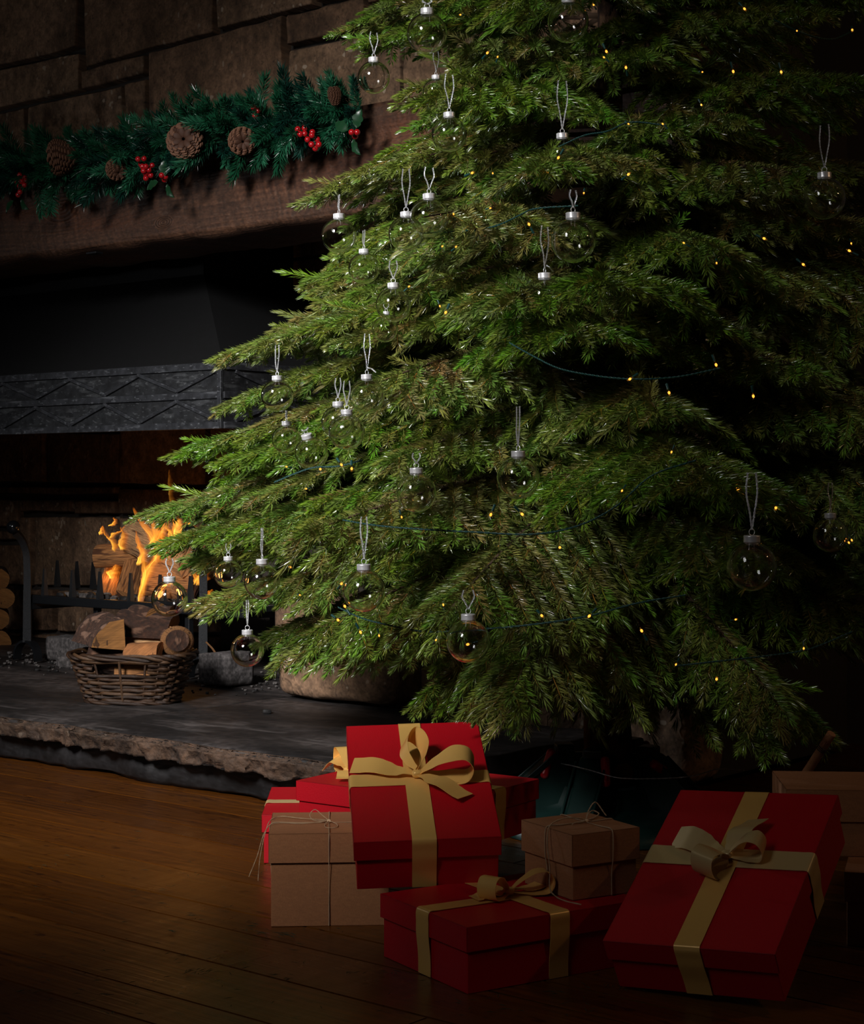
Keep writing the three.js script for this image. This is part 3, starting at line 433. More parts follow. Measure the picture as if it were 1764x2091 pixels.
// ------------------------------------------------------------------ firewood
function logParts(host, o) {
  const { len, r, a0 = 0, a1 = Math.PI * 2, seed = 1, barkM = M.bark, woodM = M.split, cutM = M.cut, nx = 14 } = o, full = a1 - a0 > 6.2, na = full ? 22 : Math.max(6, Math.round((a1 - a0) * 4));
  const rad = (x, a) => r * (1 + 0.10 * fb3(Math.cos(a) * 1.3 + seed, Math.sin(a) * 1.3, x * 5, 2) + 0.05 * fb3(Math.cos(a) * 5, Math.sin(a) * 5 + seed, x * 30, 2));
  const P = (x, a) => V(x, Math.cos(a) * rad(x, full ? a % (2 * Math.PI) : a), Math.sin(a) * rad(x, full ? a % (2 * Math.PI) : a));
  const grid = (fn, nu, nv, flip) => { const pos = [], uv = [], idx = []; for (let i = 0; i <= nu; i++) for (let j = 0; j <= nv; j++) { const { p, u, v } = fn(i / nu, j / nv); pos.push(p.x, p.y, p.z); uv.push(u, v); }
    for (let i = 0; i < nu; i++) for (let j = 0; j < nv; j++) { const a = i * (nv + 1) + j, b = a + nv + 1; flip ? idx.push(a, a + 1, b, a + 1, b + 1, b) : idx.push(a, b, a + 1, a + 1, b, b + 1); }
    const g = new THREE.BufferGeometry(); g.setAttribute('position', new THREE.Float32BufferAttribute(pos, 3)); g.setAttribute('uv', new THREE.Float32BufferAttribute(uv, 2)); g.setIndex(idx); g.computeVertexNormals(); return g; };
  part('bark', grid((s, t) => { const a = lerp(a0, a1, t); return { p: P(s * len, a), u: t * (a1 - a0) * r + seed, v: s * len }; }, nx, na, true), barkM, host);
  const C = (x) => V(x, 0, 0).add(V(0, 0.004 * fb3(x * 12, seed, 0, 2), 0.004 * fb3(x * 12, seed, 5, 2)));
  if (!full) {
    const side = (a, flip) => grid((s, t) => { const x = s * len, p = C(x).lerp(P(x, a), t); p.addScaledVector(V(0, -Math.sin(a), Math.cos(a)), 0.006 * Math.sin(Math.PI * t) * fb3(x * 9, t * 4, seed + a, 2)); return { p, u: t * r + a, v: x + seed }; }, nx, 5, flip);
    part('split_face', side(a0, false), woodM, host); part('split_face', side(a1, true), woodM, host);
  }
  for (const [x, flip] of [[0, true], [len, false]]) {
    const pos = [], uv = [], idx = [], c = C(x); pos.push(c.x, c.y, c.z); uv.push(0.1, 0.1 + seed);
    for (let j = 0; j <= na; j++) { const p = P(x, lerp(a0, a1, j / na)); pos.push(p.x, p.y, p.z); uv.push(p.y + 0.1, p.z * 0.5 + 0.1 + seed); }
    for (let j = 1; j <= na; j++) flip ? idx.push(0, j + 1, j) : idx.push(0, j, j + 1);
    const g = new THREE.BufferGeometry(); g.setAttribute('position', new THREE.Float32BufferAttribute(pos, 3)); g.setAttribute('uv', new THREE.Float32BufferAttribute(uv, 2)); g.setIndex(idx); g.computeVertexNormals();
    part('cut_end', g, cutM, host);
  }
}
// a log from A to B; roll turns it about its length (0 has angle 0 of its section upward)
function log(label, A, B, roll, o, group) {
  const t = thing('firewood_log', label, 'log', A, 0, group), x = B.clone().sub(A), len = x.length(); x.normalize();
  const up = Math.abs(x.y) > 0.9 ? N.clone() : V(0, 1, 0), z = x.clone().cross(up).normalize(), y = z.clone().cross(x);
  t.quaternion.setFromRotationMatrix(new THREE.Matrix4().makeBasis(x, y, z)).multiply(new THREE.Quaternion().setFromAxisAngle(V(1, 0, 0), roll));
  logParts(t, { len, ...o }); return t;
}
const GY = HH + 0.245;     // top of the grate
{
  const p = (x, y, n) => onPlane(x, y, n), g = 'logs burning on the grate';
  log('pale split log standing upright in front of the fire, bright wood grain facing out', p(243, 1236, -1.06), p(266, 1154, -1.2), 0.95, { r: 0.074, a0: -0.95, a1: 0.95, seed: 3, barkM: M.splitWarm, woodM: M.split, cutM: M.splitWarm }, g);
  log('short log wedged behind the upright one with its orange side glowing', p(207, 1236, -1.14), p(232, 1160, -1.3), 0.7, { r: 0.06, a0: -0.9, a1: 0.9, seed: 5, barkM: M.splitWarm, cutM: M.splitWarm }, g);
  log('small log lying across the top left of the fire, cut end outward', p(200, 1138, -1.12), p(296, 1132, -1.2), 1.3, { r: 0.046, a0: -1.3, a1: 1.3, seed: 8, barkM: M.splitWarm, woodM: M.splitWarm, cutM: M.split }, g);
  log('dark split log lying low on the right side of the grate', p(312, 1182, -1.1), p(412, 1192, -1.14), 1.3, { r: 0.07, a0: -1.2, a1: 1.2, seed: 11, barkM: M.splitWarm, woodM: M.barkDark, cutM: M.barkDark }, g);
  log('large pale split log slanting behind the flames at the top of the fire', p(296, 1098, -1.22), p(420, 1152, -1.14), 1.1, { r: 0.1, a0: -0.95, a1: 0.95, seed: 14, barkM: M.split, woodM: M.split, cutM: M.split }, g);
  log('charred log lying at the back of the grate behind the flames', p(235, 1205, -1.35), p(420, 1212, -1.35), 0.2, { r: 0.06, seed: 17, barkM: M.coal, cutM: M.coal }, g);
  const e = thing('embers', 'bed of dark coals and grey ash on the fire grate', 'embers', fw(-1.45, -1.2, GY - 0.012), YAW); e.userData.kind = 'stuff';
  const r = rng(77), L1 = [], L2 = []; for (let i = 0; i < 260; i++) { const s = 0.008 + r() * 0.02, q = rock(s * 1.4, s, s, 2, 2, 2, s * 0.3, s * 0.25, 60, i).translate((r() - 0.5) * 0.86, s * 0.35, (r() - 0.5) * 0.4); (r() < 0.35 ? L2 : L1).push(q); }
  part('coals', merged(L1), M.coal, e); part('ash_lumps', merged(L2), M.ash, e);
  const bed = new THREE.PlaneGeometry(0.94, 0.42, 40, 20).rotateX(-Math.PI / 2), bp = bed.attributes.position; for (let i = 0; i < bp.count; i++) bp.setY(i, 0.006 * fb3(bp.getX(i) * 12, bp.getZ(i) * 12, 1, 3)); bed.computeVertexNormals();
  part('ash_layer', uvBox(bed), M.ash, e);
}
// flames: bowed tongues, orange at the edge and yellow at the heart
{
  const f = thing('flames', 'orange and yellow flames rising from the burning logs', 'fire', fw(-1.45, -1.18, GY), YAW);
  f.updateMatrixWorld();
  const fm = new THREE.MeshBasicMaterial({ color: 0xffffff, vertexColors: true, transparent: true, side: THREE.DoubleSide, depthWrite: false });
  function tongue(path, w, n, heat, seed) {
    const c = curve(path.map(([x, y]) => f.worldToLocal(onPlane(x, y, n)))), K = 26, J = 10, pos = [], col = [], idx = [];
    for (let i = 0; i <= K; i++) {
      const t = i / K, p = c.getPointAt(t), ww = w * 1.5 * (0.3 + 0.7 * sstep(0, 0.35, t)) * Math.pow(1 - t, 0.7) * (1 + 0.45 * noise3(t * 5, seed, 2));
      for (let j = 0; j <= J; j++) {
        const s = j / J * 2 - 1, wig = 0.010 * noise3(t * 7 + seed, s * 1.5, 9);
        pos.push(p.x + s * ww + wig, p.y + 0.006 * noise3(s * 3, t * 8, seed), p.z + 0.018 * (1 - s * s) * Math.sqrt(1 - t) - 0.01);
        const streak = 0.55 + 0.75 * Math.abs(noise3(s * 4.5 + seed, t * 3.2, 5.5)), core = Math.max(0, (1 - s * s)) * (1 - t * 0.75) * streak, e = heat * (0.7 + 2.3 * core);
        const k = clamp(core * 1.3), a = clamp(Math.min(1, (1 - Math.abs(s)) * 1.7) * sstep(0, 0.10, t) * Math.pow(1 - t, 0.45) * (0.25 + 0.7 * streak) * 0.95);
        col.push(e * 1.0, e * lerp(0.17, 0.5, k), e * lerp(0.006, 0.06, k), a);
      }
    }
    for (let i = 0; i < K; i++) for (let j = 0; j < J; j++) { const a = i * (J + 1) + j, b = a + J + 1; idx.push(a, a + 1, b, a + 1, b + 1, b); }
    const g = new THREE.BufferGeometry(); g.setAttribute('position', new THREE.Float32BufferAttribute(pos, 3)); g.setAttribute('color', new THREE.Float32BufferAttribute(col, 4)); g.setIndex(idx); g.computeVertexNormals();
    const m = part('flame', g, fm, f); m.castShadow = false; return m;
  }
  tongue([[284, 1236], [288, 1205], [296, 1172], [290, 1140], [276, 1092]], 0.022, -0.99, 1.0, 1);
  tongue([[290, 1205], [300, 1168], [318, 1138], [316, 1112], [326, 1062]], 0.028, -1.0, 1.0, 2);
  tongue([[283, 1155], [290, 1130], [280, 1108], [274, 1084]], 0.024, -1.0, 1.1, 3);
  tongue([[318, 1150], [322, 1120], [306, 1088], [286, 1066], [268, 1036]], 0.034, -1.04, 1.1, 4);
  tongue([[305, 1112], [318, 1092], [310, 1070], [296, 1050]], 0.026, -1.05, 1.0, 5);
  tongue([[322, 1104], [330, 1088], [332, 1074], [325, 1052]], 0.018, -1.06, 1.0, 6);
  tongue([[358, 1098], [362, 1075], [356, 1055], [362, 1032]], 0.034, -1.08, 1.15, 7);
  tongue([[376, 1098], [386, 1080], [380, 1058], [366, 1036]], 0.026, -1.09, 1.05, 8);
  tongue([[345, 1108], [350, 1090], [340, 1078], [343, 1062]], 0.022, -1.08, 1.0, 9);
  tongue([[334, 1122], [338, 1108], [330, 1098], [322, 1076]], 0.018, -1.06, 0.95, 21);
  tongue([[252, 1124], [246, 1106], [252, 1094], [242, 1076]], 0.022, -1.1, 0.85, 10);
  tongue([[236, 1126], [228, 1104], [214, 1092], [206, 1074]], 0.018, -1.12, 0.8, 11);
  tongue([[226, 1100], [232, 1090], [246, 1084], [250, 1074]], 0.016, -1.12, 0.9, 12);
  tongue([[224, 1074], [230, 1070], [233, 1064], [229, 1057]], 0.012, -1.12, 1.1, 13);
  tongue([[206, 1092], [205, 1086], [207, 1081], [206, 1074]], 0.009, -1.12, 1.1, 22);
  tongue([[406, 1196], [410, 1180], [414, 1168], [420, 1148]], 0.028, -1.06, 1.0, 14);
  tongue([[398, 1194], [400, 1182], [396, 1172], [398, 1160]], 0.018, -1.06, 0.9, 15);
  tongue([[412, 1232], [416, 1222], [420, 1216], [424, 1206]], 0.026, -0.99, 1.0, 16);
  tongue([[424, 1230], [428, 1222], [426, 1214], [430, 1204]], 0.016, -0.99, 0.9, 17);
  tongue([[228, 1182], [226, 1168], [234, 1160], [232, 1146]], 0.032, -1.12, 1.15, 18);
  tongue([[350, 1012], [346, 992], [345, 976], [341, 958]], 0.012, -1.2, 0.14, 19);
  tongue([[348, 1040], [350, 1022], [346, 1010], [344, 990]], 0.014, -1.2, 0.16, 20);
  for (const [x, y, n, k] of [[230, 1166, -1.19, 0.045], [306, 1108, -1.0, 0.016], [290, 1195, -0.985, 0.008], [408, 1180, -1.03, 0.02], [364, 1066, -1.06, 0.01]]) {
    const l = new THREE.PointLight(new THREE.Color(1, 0.42, 0.1), k, 0, 2); l.name = 'fire_glow'; l.shadow.radius = 2; l.castShadow = true; l.position.copy(onPlane(x, y, n)); scene.add(l);
  }
}
// grey blocks and rubble under the grate
{
  const g = 'grey stone blocks under the grate', put = (label, x0, x1, yb, n, w, h, d, s) => { const a = onLevel((x0 + x1) / 2, yb, HH); const [u] = unOf(a); solo('hearth_block', rock(w, h, d, 10, 8, 8, 0.008, 0.004, 18, s), M.brick, label, 'block', fw(u, n, HH + h / 2), YAW + 0.04 * Math.sin(s)); };
  put('grey ash-dusted block just right of the left andiron foot', 84, 140, 1350, -1.06, 0.125, 0.088, 0.1, 2);
  put('grey ash-dusted block behind the left side of the log basket', 142, 180, 1352, -1.07, 0.1, 0.09, 0.1, 4);
  put('large grey block right of the right andiron below the hanging bauble', 470, 530, 1392, -0.9, 0.13, 0.1, 0.12, 6);
  put('grey block standing against the pier at the right end of the hearth', 530, 575, 1388, -0.9, 0.1, 0.105, 0.12, 8);
  const r = rng(55), L = [], L2 = [];
  for (let i = 0; i < 420; i++) { const u = -2.3 + r() * 1.7, n = -1.0 + (r() - 0.5) * 0.6 * (r() + 0.3), s = 0.003 + 0.011 * r() * r(); const q = rock(s * 1.5, s, s * 1.2, 1, 1, 1, s * 0.2, s * 0.2, 60, i).rotateY(r() * 6).translate(u, s * 0.3, n); (r() < 0.45 ? L2 : L).push(q); }
  const rb = thing('ash_rubble', 'grey ash crumbs and bits of charcoal strewn over the hearth below the grate', 'ash', fw(0, 0, HH), YAW); rb.userData.kind = 'stuff';
  part('ash_crumbs', merged(L), M.ash, rb); part('charcoal_bits', merged(L2), M.coal, rb);
  const chunk = onLevel(136, 1360, HH); solo('broken_block', rock(0.075, 0.04, 0.05, 6, 5, 5, 0.008, 0.008, 20, 3), M.brick, 'pale broken piece of block lying left of the basket', 'block', chunk.setY(HH + 0.017), 0.6);
  const c2 = onLevel(545, 1457, HH); solo('charcoal_lump', rock(0.022, 0.013, 0.016, 3, 3, 3, 0.003, 0.003, 60, 8), M.coal, 'black lump of charcoal lying on the front of the hearth', 'charcoal', c2.setY(HH + 0.006), 0.3);
}
// round logs stacked at the far left
[[-3, 1184, 23, 'topmost'], [9, 1222, 21, 'second from top'], [-3, 1265, 22, 'third from top'], [-2, 1311, 24, 'lowest']].forEach(([x, y, r, w], i) => {
  const A = onPlane(x, y, -1.28); log(`round log end at the left picture edge, ${w} of its stack`, A, A.clone().add(A.clone().setY(0).normalize().multiplyScalar(0.26)), 0, { r: r * 6.85 / FPX * 1.0, seed: 30 + i, barkM: M.barkDark, cutM: M.cut }, 'round logs stacked at the left edge');
});
// ------------------------------------------------------------------ wicker basket with logs
{
  const pos = onLevel(272, 1432, HH), turn = -0.16, t = thing('log_basket', 'dark brown wicker basket filled with split logs on the hearth', 'basket', pos, turn);
  const Hb = 0.148, NS = 22, prof = (h) => { const k = h / Hb; return [lerp(0.128, 0.176, k), lerp(0.088, 0.128, k)]; };
  const per = (th, h, o = 0) => { const [a, b] = prof(h), c = Math.cos(th), s = Math.sin(th), e = 0.62; return V((a + o) * Math.sign(c) * Math.pow(Math.abs(c), e), h, (b + o) * Math.sign(s) * Math.pow(Math.abs(s), e)); };
  const rows = 12, r = rng(66);
  for (let j = 0; j < rows; j++) {
    const h = 0.013 + j * 0.0104, gap = j >= 8 && j <= 10, a0 = gap ? Math.PI / 2 + 0.34 : 0.2 * j, a1 = gap ? Math.PI / 2 - 0.34 + Math.PI * 2 : a0 + Math.PI * 2 + 0.05, pts = [], K = 120;
    for (let i = 0; i <= K; i++) { const th = lerp(a0, a1, i / K); pts.push(per(th, h + 0.0016 * Math.sin(th * NS / 2 + (j % 2) * Math.PI + 0.8) + 0.001 * noise3(th * 2, j, 1), 0.0066 * Math.cos(th * NS / 2 + (j % 2) * Math.PI))); }
    part('woven_strand', taperTube(pts, () => 0.0050 + 0.0005 * Math.sin(j * 3), 240, 7), M.wicker[j % 3], t);
  }
  for (let k = 0; k < 3; k++) { const pts = []; for (let i = 0; i <= 150; i++) { const th = i / 150 * Math.PI * 2 + k * 2.1, w = th * 7 + k * 2.094; pts.push(per(th, Hb - 0.007 + 0.0062 * Math.sin(w), 0.004 + 0.0062 * Math.cos(w))); } part('rim_strand', taperTube(pts, () => 0.0052, 220, 6), M.wicker[k], t); }
  for (let k = 0; k < 2; k++) { const pts = []; for (let i = 0; i <= 120; i++) { const th = i / 120 * Math.PI * 2 + k, w = th * 6 + k * 3.14; pts.push(per(th, 0.006 + 0.003 * Math.sin(w), 0.003 + 0.004 * Math.cos(w))); } part('base_strand', taperTube(pts, () => 0.005, 180, 6), M.wicker[k], t); }
  for (let k = 0; k < NS; k++) { const th = k / NS * Math.PI * 2 + Math.PI / 22, a = per(th, 0.004), b = per(th, Hb * 0.5), c = per(th, Hb - 0.004); part('stake', tube([a, b, c], 0.0036, 6, 5), M.wicker[0], t); }
  { const a = Math.PI / 2; part('stake', tube([per(a, 0.004, 0.002), per(a, Hb * 0.5, 0.003), per(a, Hb - 0.004, 0.003)], 0.0042, 6, 6), M.wicker[2], t); }
  part('base', uvBox(new THREE.CylinderGeometry(0.1, 0.1, 0.006, 20).scale(1.15, 1, 0.82).translate(0, 0.005, 0)), M.wicker[1], t);
  const P2 = (x, y, dz) => at(x, y, -pos.z - dz), g = 'logs in the wicker basket';
  log('wedge of split log with rough pinkish bark, leftmost in the basket', P2(212, 1314, -0.15), P2(256, 1328, 0.085), 0.0, { r: 0.096, a0: 0.05, a1: 1.45, seed: 41, barkM: M.bark, woodM: M.barkDark, cutM: M.cut }, g);
  log('long dark bark-covered split log lying across the back of the basket', P2(244, 1289, -0.05), P2(356, 1296, -0.02), 0.1, { r: 0.062, a0: -1.0, a1: 1.6, seed: 43, barkM: M.barkDark, woodM: M.split, cutM: M.cut }, g);
  log('small brown log end on top of the basket heap', P2(272, 1254, -0.07), P2(312, 1262, -0.02), 0.3, { r: 0.03, a0: -1.3, a1: 1.3, seed: 45, barkM: M.barkDark, woodM: M.splitWarm, cutM: M.cut }, g);
  log('split log with pale layered grain in the middle of the basket', P2(258, 1318, -0.0), P2(350, 1318, 0.03), -0.9, { r: 0.056, a0: -0.9, a1: 0.9, seed: 47, barkM: M.split, woodM: M.split, cutM: M.cutPale }, g);
  log('pale pinkish log lying low at the front of the basket', P2(262, 1342, 0.055), P2(330, 1340, 0.08), 0.6, { r: 0.042, a0: -1.2, a1: 1.4, seed: 49, barkM: M.cutPale, woodM: M.cutPale, cutM: M.cutPale }, g);
  log('light split log seen through the gap in the basket front', P2(240, 1374, 0.04), P2(318, 1374, 0.05), 0.2, { r: 0.038, a0: -1.5, a1: 1.5, seed: 53, barkM: M.splitWarm, woodM: M.splitWarm, cutM: M.cut }, g);
  log('dark log lying deep at the left of the basket', P2(185, 1340, 0.02), P2(262, 1352, 0.03), 0.2, { r: 0.045, seed: 54, barkM: M.barkDark, cutM: M.cut }, g);
  // the round branch with a swollen collar and a cut face
  const kn = thing('firewood_log', 'round knotted branch with a ringed cut face at the right of the basket', 'log', P2(362, 1308, 0.07), 0, g), fwd = V(0.16, 0.16, 1).normalize();
  kn.quaternion.setFromUnitVectors(V(0, 0, 1), fwd);
  const pr = [[0.0, 0], [0.034, 0], [0.036, -0.003], [0.037, -0.008], [0.043, -0.014], [0.049, -0.024], [0.050, -0.034], [0.046, -0.044], [0.044, -0.07], [0.042, -0.13], [0, -0.135]];
  part('bark', new THREE.LatheGeometry(pr.slice(1).map(([x, y]) => new THREE.Vector2(x, y)).reverse(), 26).rotateX(Math.PI / 2).scale(1, 0.92, 1), M.splitWarm, kn);
  const face = new THREE.CircleGeometry(0.034, 26).scale(1, 0.92, 1).translate(0, 0, 0.0005); part('cut_end', uvBox(face), M.barkDark, kn);
  // a curved twig leaning by the right andiron
  const tw = onLevel(458, 1392, HH); solo('dry_twig', taperTube([V(0, 0.004, 0), V(-0.012, 0.05, 0), V(-0.035, 0.1, -0.01), V(-0.062, 0.128, -0.02)], (k) => 0.005 - 0.002 * k, 16, 6), M.splitWarm, 'thin curved twig leaning beside the basket by the right andiron', 'twig', tw);
}

// ------------------------------------------------------------------ garland on the mantel
{
  const gl = thing('garland', 'green artificial fir garland with cones and red berries along the mantel edge', 'garland', fw(-0.9, -0.6, 1.85), YAW);
  gl.updateMatrixWorld();
  const toL = (x, y, n) => gl.worldToLocal(onPlane(x, y, n));
  // centre line and half height of the garland, read along the photograph
  const line = [[-40, 352, 92], [40, 345, 84], [120, 340, 82], [200, 330, 84], [290, 325, 88], [370, 290, 92], [450, 275, 92], [540, 258, 90], [620, 245, 92], [690, 228, 84], [735, 222, 74]];
  const spine = curve(line.map(([x, y]) => toL(x, y + 8, -0.60)));
  part('wire_stem', tube(spine, 0.006, 60, 6), M.pvc, gl);
  // one tip: a short wire wrapped in strips
  const mk = (seed, len) => { const r = rng(seed), pos = [], nor = []; const n = 150; for (let i = 0; i < n; i++) { const t = i / n, a = i * 2.4 + r(), sp = lerp(0.95, 0.5, t * t), L = (0.021 + r() * 0.012) * (t > 0.85 ? 0.8 : 1), d = V(Math.cos(sp), Math.sin(sp) * Math.cos(a), Math.sin(sp) * Math.sin(a)), p = V(t * len, 0, 0), s = d.clone().cross(V(Math.cos(a * 3), Math.sin(a * 3), r())).normalize().multiplyScalar(0.0015), e = p.clone().addScaledVector(d, L).add(V(0, -0.003, 0)), m = p.clone().addScaledVector(d, L * 0.5);
      for (const q of [p, m.clone().add(s), e, p, e, m.clone().sub(s)]) pos.push(q.x, q.y, q.z); }
    const g = new THREE.BufferGeometry(); g.setAttribute('position', new THREE.Float32BufferAttribute(pos, 3)); g.computeVertexNormals(); g.setAttribute('uv', new THREE.Float32BufferAttribute(new Float32Array(pos.length / 3 * 2), 2)); return g; };
  const tips = [mk(1, 0.085), mk(2, 0.1), mk(3, 0.075), mk(4, 0.11)], r = rng(91), X = V(1, 0, 0);
  const mats = [M.pvc, M.pvc, M.pvcPale, std({ color: new THREE.Color(0.006, 0.045, 0.03), roughness: 0.3 })];
  for (let i = 0; i < 290; i++) {
    const f = i / 290 * (line.length - 1), k = Math.min(line.length - 2, Math.floor(f)), w = f - k, x = lerp(line[k][0], line[k + 1][0], w), y = lerp(line[k][1], line[k + 1][1], w) + 6, hh = lerp(line[k][2], line[k + 1][2], w);
    const o = toL(x + (r() - 0.5) * 30, y + (r() - 0.5) * 34, -0.60), a = i * 2.399 + r() * 0.7, up = Math.cos(a), fwd = Math.sin(a);
    const dir = V((r() - 0.5) * 1.1, up * 0.95, Math.max(-0.1, Math.abs(fwd) * 0.75) + 0.12).normalize(), m = part('fir_tip', tips[i % 4], mats[Math.floor(r() * 4)], gl);
    const reach = hh / FPX * lerp(5.9, 4.9, i / 290), sc = clamp((reach * (0.7 + 0.45 * r())) / 0.105, 0.6, 1.5);
    m.position.copy(o).add(V(0, 0, 0.01 + 0.02 * r())); m.quaternion.setFromUnitVectors(X, dir); m.rotateX(r() * 6); m.scale.setScalar(sc);
  }
  // pine cones: overlapping scales in spirals
  const scaleG = (() => { const s = new THREE.SphereGeometry(1, 8, 6).scale(1, 0.34, 0.8); return uvBox(s); })();
  function coneGeo(L, Rr, rows) { const a = [], b = []; for (let i = 0; i < rows; i++) { const t = i / rows, rad = Rr * Math.pow(Math.sin(Math.PI * clamp(0.12 + t * 0.83)), 0.75), k = Math.max(5, Math.round(rad / Rr * 15)); for (let j = 0; j < k; j++) { const th = (j + (i % 2) * 0.5) / k * Math.PI * 2 + i * 0.2, s = 0.29 * Rr, g = scaleG.clone().scale(s, s * 0.9, s * 0.9).translate(rad * 0.78, 0, 0).rotateZ(0); const m = new THREE.Matrix4().makeRotationY(th).multiply(new THREE.Matrix4().makeTranslation(0, t * L, 0)).multiply(new THREE.Matrix4().makeRotationZ(0.5 - t * 0.2)); g.applyMatrix4(m); a.push(g); const tipG = scaleG.clone().scale(s * 0.3, s * 0.5, s * 0.7).translate(rad * 0.78 + s * 0.9, 0, 0); tipG.applyMatrix4(m); b.push(tipG); } } return [merged(a), merged(b)]; }
  const cA = coneGeo(0.09, 0.056, 13), cB = coneGeo(0.085, 0.032, 14);
  for (const [x, y, g, dir, s, l] of [[133, 320, cA, V(-0.72, -0.1, 0.62), 1.02, 'round open pine cone'], [381, 292, cA, V(0.55, 0.1, 0.8), 0.98, 'large round pine cone'], [236, 345, cB, V(0.85, -0.5, 0.35), 1.0, 'slim closed pine cone'], [492, 286, cA, V(0.8, -0.35, 0.5), 0.72, 'brown pine cone on its side'], [683, 196, cB, V(0.05, 1, 0.25), 0.62, 'small upright pine cone']]) {
    const c = part('pine_cone', g[0], M.cone, gl), p = toL(x, y, -0.50), d = dir.clone().normalize(); c.quaternion.setFromUnitVectors(V(0, 1, 0), d); c.position.copy(p).addScaledVector(d, -0.045 * s); c.scale.setScalar(s); c.userData.label = l; part('scale_tips', g[1], M.coneTip, c);
  }
  const bs = new THREE.SphereGeometry(0.0088, 14, 10);
  const clusters = [[[40, 357], [50, 362], [34, 370], [44, 371], [53, 370], [40, 380], [50, 378], [41, 392], [37, 398]], [[282, 325], [294, 324], [288, 336], [298, 340], [304, 347], [311, 338], [293, 349], [297, 354], [308, 358], [298, 364], [291, 340]], [[330, 358], [338, 361], [336, 367]], [[518, 220], [527, 226], [521, 237]], [[608, 264], [622, 262], [604, 277], [613, 274], [622, 273], [638, 270], [637, 276], [628, 285], [648, 285], [651, 295], [636, 295], [644, 303]], [[718, 270], [729, 270], [725, 278]]];
  for (const cl of clusters) { const host = part('berry_stem', tube([toL(cl[0][0], cl[0][1] + 12, -0.53), toL(cl[0][0], cl[0][1], -0.505), toL(cl[cl.length - 1][0], cl[cl.length - 1][1], -0.505)], 0.0016, 8, 4), M.holly, gl);
    cl.forEach(([x, y], i) => { const b = part('berry', bs, M.berry, host); b.position.copy(toL(x, y, -0.488 - 0.012 * (i % 3))); }); }
  const leaf = (() => { const pos = [], idx = [], K = 12; for (let i = 0; i <= K; i++) { const t = i / K, w = 0.016 * Math.sin(Math.PI * Math.pow(t, 0.85)) * (0.8 + 0.3 * Math.abs(Math.sin(t * 9.4))), z = 0.006 * Math.sin(t * 3); pos.push(t * 0.055, -w, z + 0.004, t * 0.055, 0, z, t * 0.055, w, z + 0.004); } for (let i = 0; i < K; i++) { const a = i * 3; idx.push(a, a + 3, a + 1, a + 1, a + 3, a + 4, a + 1, a + 4, a + 2, a + 2, a + 4, a + 5); } const g = new THREE.BufferGeometry(); g.setAttribute('position', new THREE.Float32BufferAttribute(pos, 3)); g.setIndex(idx); g.computeVertexNormals(); return g; })();
  for (const [x, y, a] of [[336, 362, 1.45], [325, 372, 3.5], [342, 376, -0.9], [30, 410, 3.9], [44, 408, 5.6], [722, 284, -1.0], [728, 262, 1.2], [712, 268, 2.6]]) { const m = part('holly_leaf', leaf, M.holly, gl); m.position.copy(toL(x, y, -0.495)); m.rotation.z = a; m.rotateX(0.3); }
}

// ------------------------------------------------------------------ where the glass baubles hang: pixel of the centre, radius, top of the cord
const B = [
    [872, 68, 41, 0, 'upper bauble at the top left of the tree with its cap near the picture edge'],
    [1160, 45, 42, -20, 'topmost bauble of the tree in the middle, its cap cut by the picture edge'],
    [763, 158, 33, 66, 'bauble hanging in front of the right end of the mantel garland'],
    [890, 187, 27, 104, 'small bauble half hidden by branches just right of the garland end'],
    [917, 274, 36, 152, 'bauble hanging before the mantel beam, second below the garland end'],
    [1148, 318, 37, 165, 'bauble in the upper middle whose ball hides behind a branch under a long silver loop', { wide: 0.012 }],
    [692, 481, 36, 398, 'bauble hanging from the leftmost branch below the mantel beam'],
    [829, 477, 36, 345, 'rear one of two overlapping baubles below the mantel beam'],
    [876, 445, 40, 342, 'front one of two overlapping baubles below the mantel beam'],
    [743, 548, 32, 470, 'bauble mostly hidden by a branch, only its cap showing against the dark hood'],
    [803, 622, 36, 532, 'bauble beside the dark hood with a branch across its lower half'],
    [1170, 491, 46, 388, 'large bauble with reflections in the upper middle of the tree'],
    [1112, 608, 41, 462, 'bauble with a bright branch lying across it and a loose cord end', { tail: 0.03, wide: 0.016 }],
    [1683, 405, 43, 255, 'dark bauble hanging alone at the far upper right', { wide: 0.011 }],
    [566, 808, 33, 705, 'bauble hanging by the right end of the iron hood band'],
    [749, 809, 36, 682, 'upper bauble of the cluster of three right of the hood', { tail: 0.024 }],
    [690, 862, 34, 772, 'hindmost bauble of the cluster of three right of the hood'],
    [708, 882, 37, 778, 'lowest and front bauble of the cluster of three right of the hood'],
    [585, 897, 30, 838, 'smaller bauble sunk behind a branch below the hood band'],
    [636, 926, 34, 872, 'tilted bauble with many reflections beside a light bulb, below the hood', { tilt: 0.35 }],
    [1058, 975, 44, 830, 'bauble on a double silver cord in the middle of the tree', { wide: 0.007 }],
    [850, 1006, 41, 925, 'bauble left of the middle of the tree, above the green cable'],
    [1535, 1156, 51, 965, 'largest and nearest bauble, alone at the right side', { wide: 0.009 }],
    [1695, 1092, 36, 985, 'dim bauble near the right edge beside a double light'],
    [535, 1187, 37, 1078, 'upper of two baubles hanging in line right of the fire'],
    [743, 1206, 44, 1055, 'bauble in the lower left of the tree with a twig inside its outline'],
    [346, 1223, 37, 1140, 'bauble hanging in front of the burning fire grate'],
    [466, 1172, 29, 1110, 'bauble half hidden by needles just right of the flames'],
    [505, 1328, 34, 1225, 'lowest left bauble hanging free before the grey block', { wide: 0.003 }],
    [956, 1309, 45, 1205, 'lowest bauble in front of the tree with an orange light showing through'],
    [786, 672, 27, 620, 'bauble buried in branches right of the hood with only glints showing'],
];

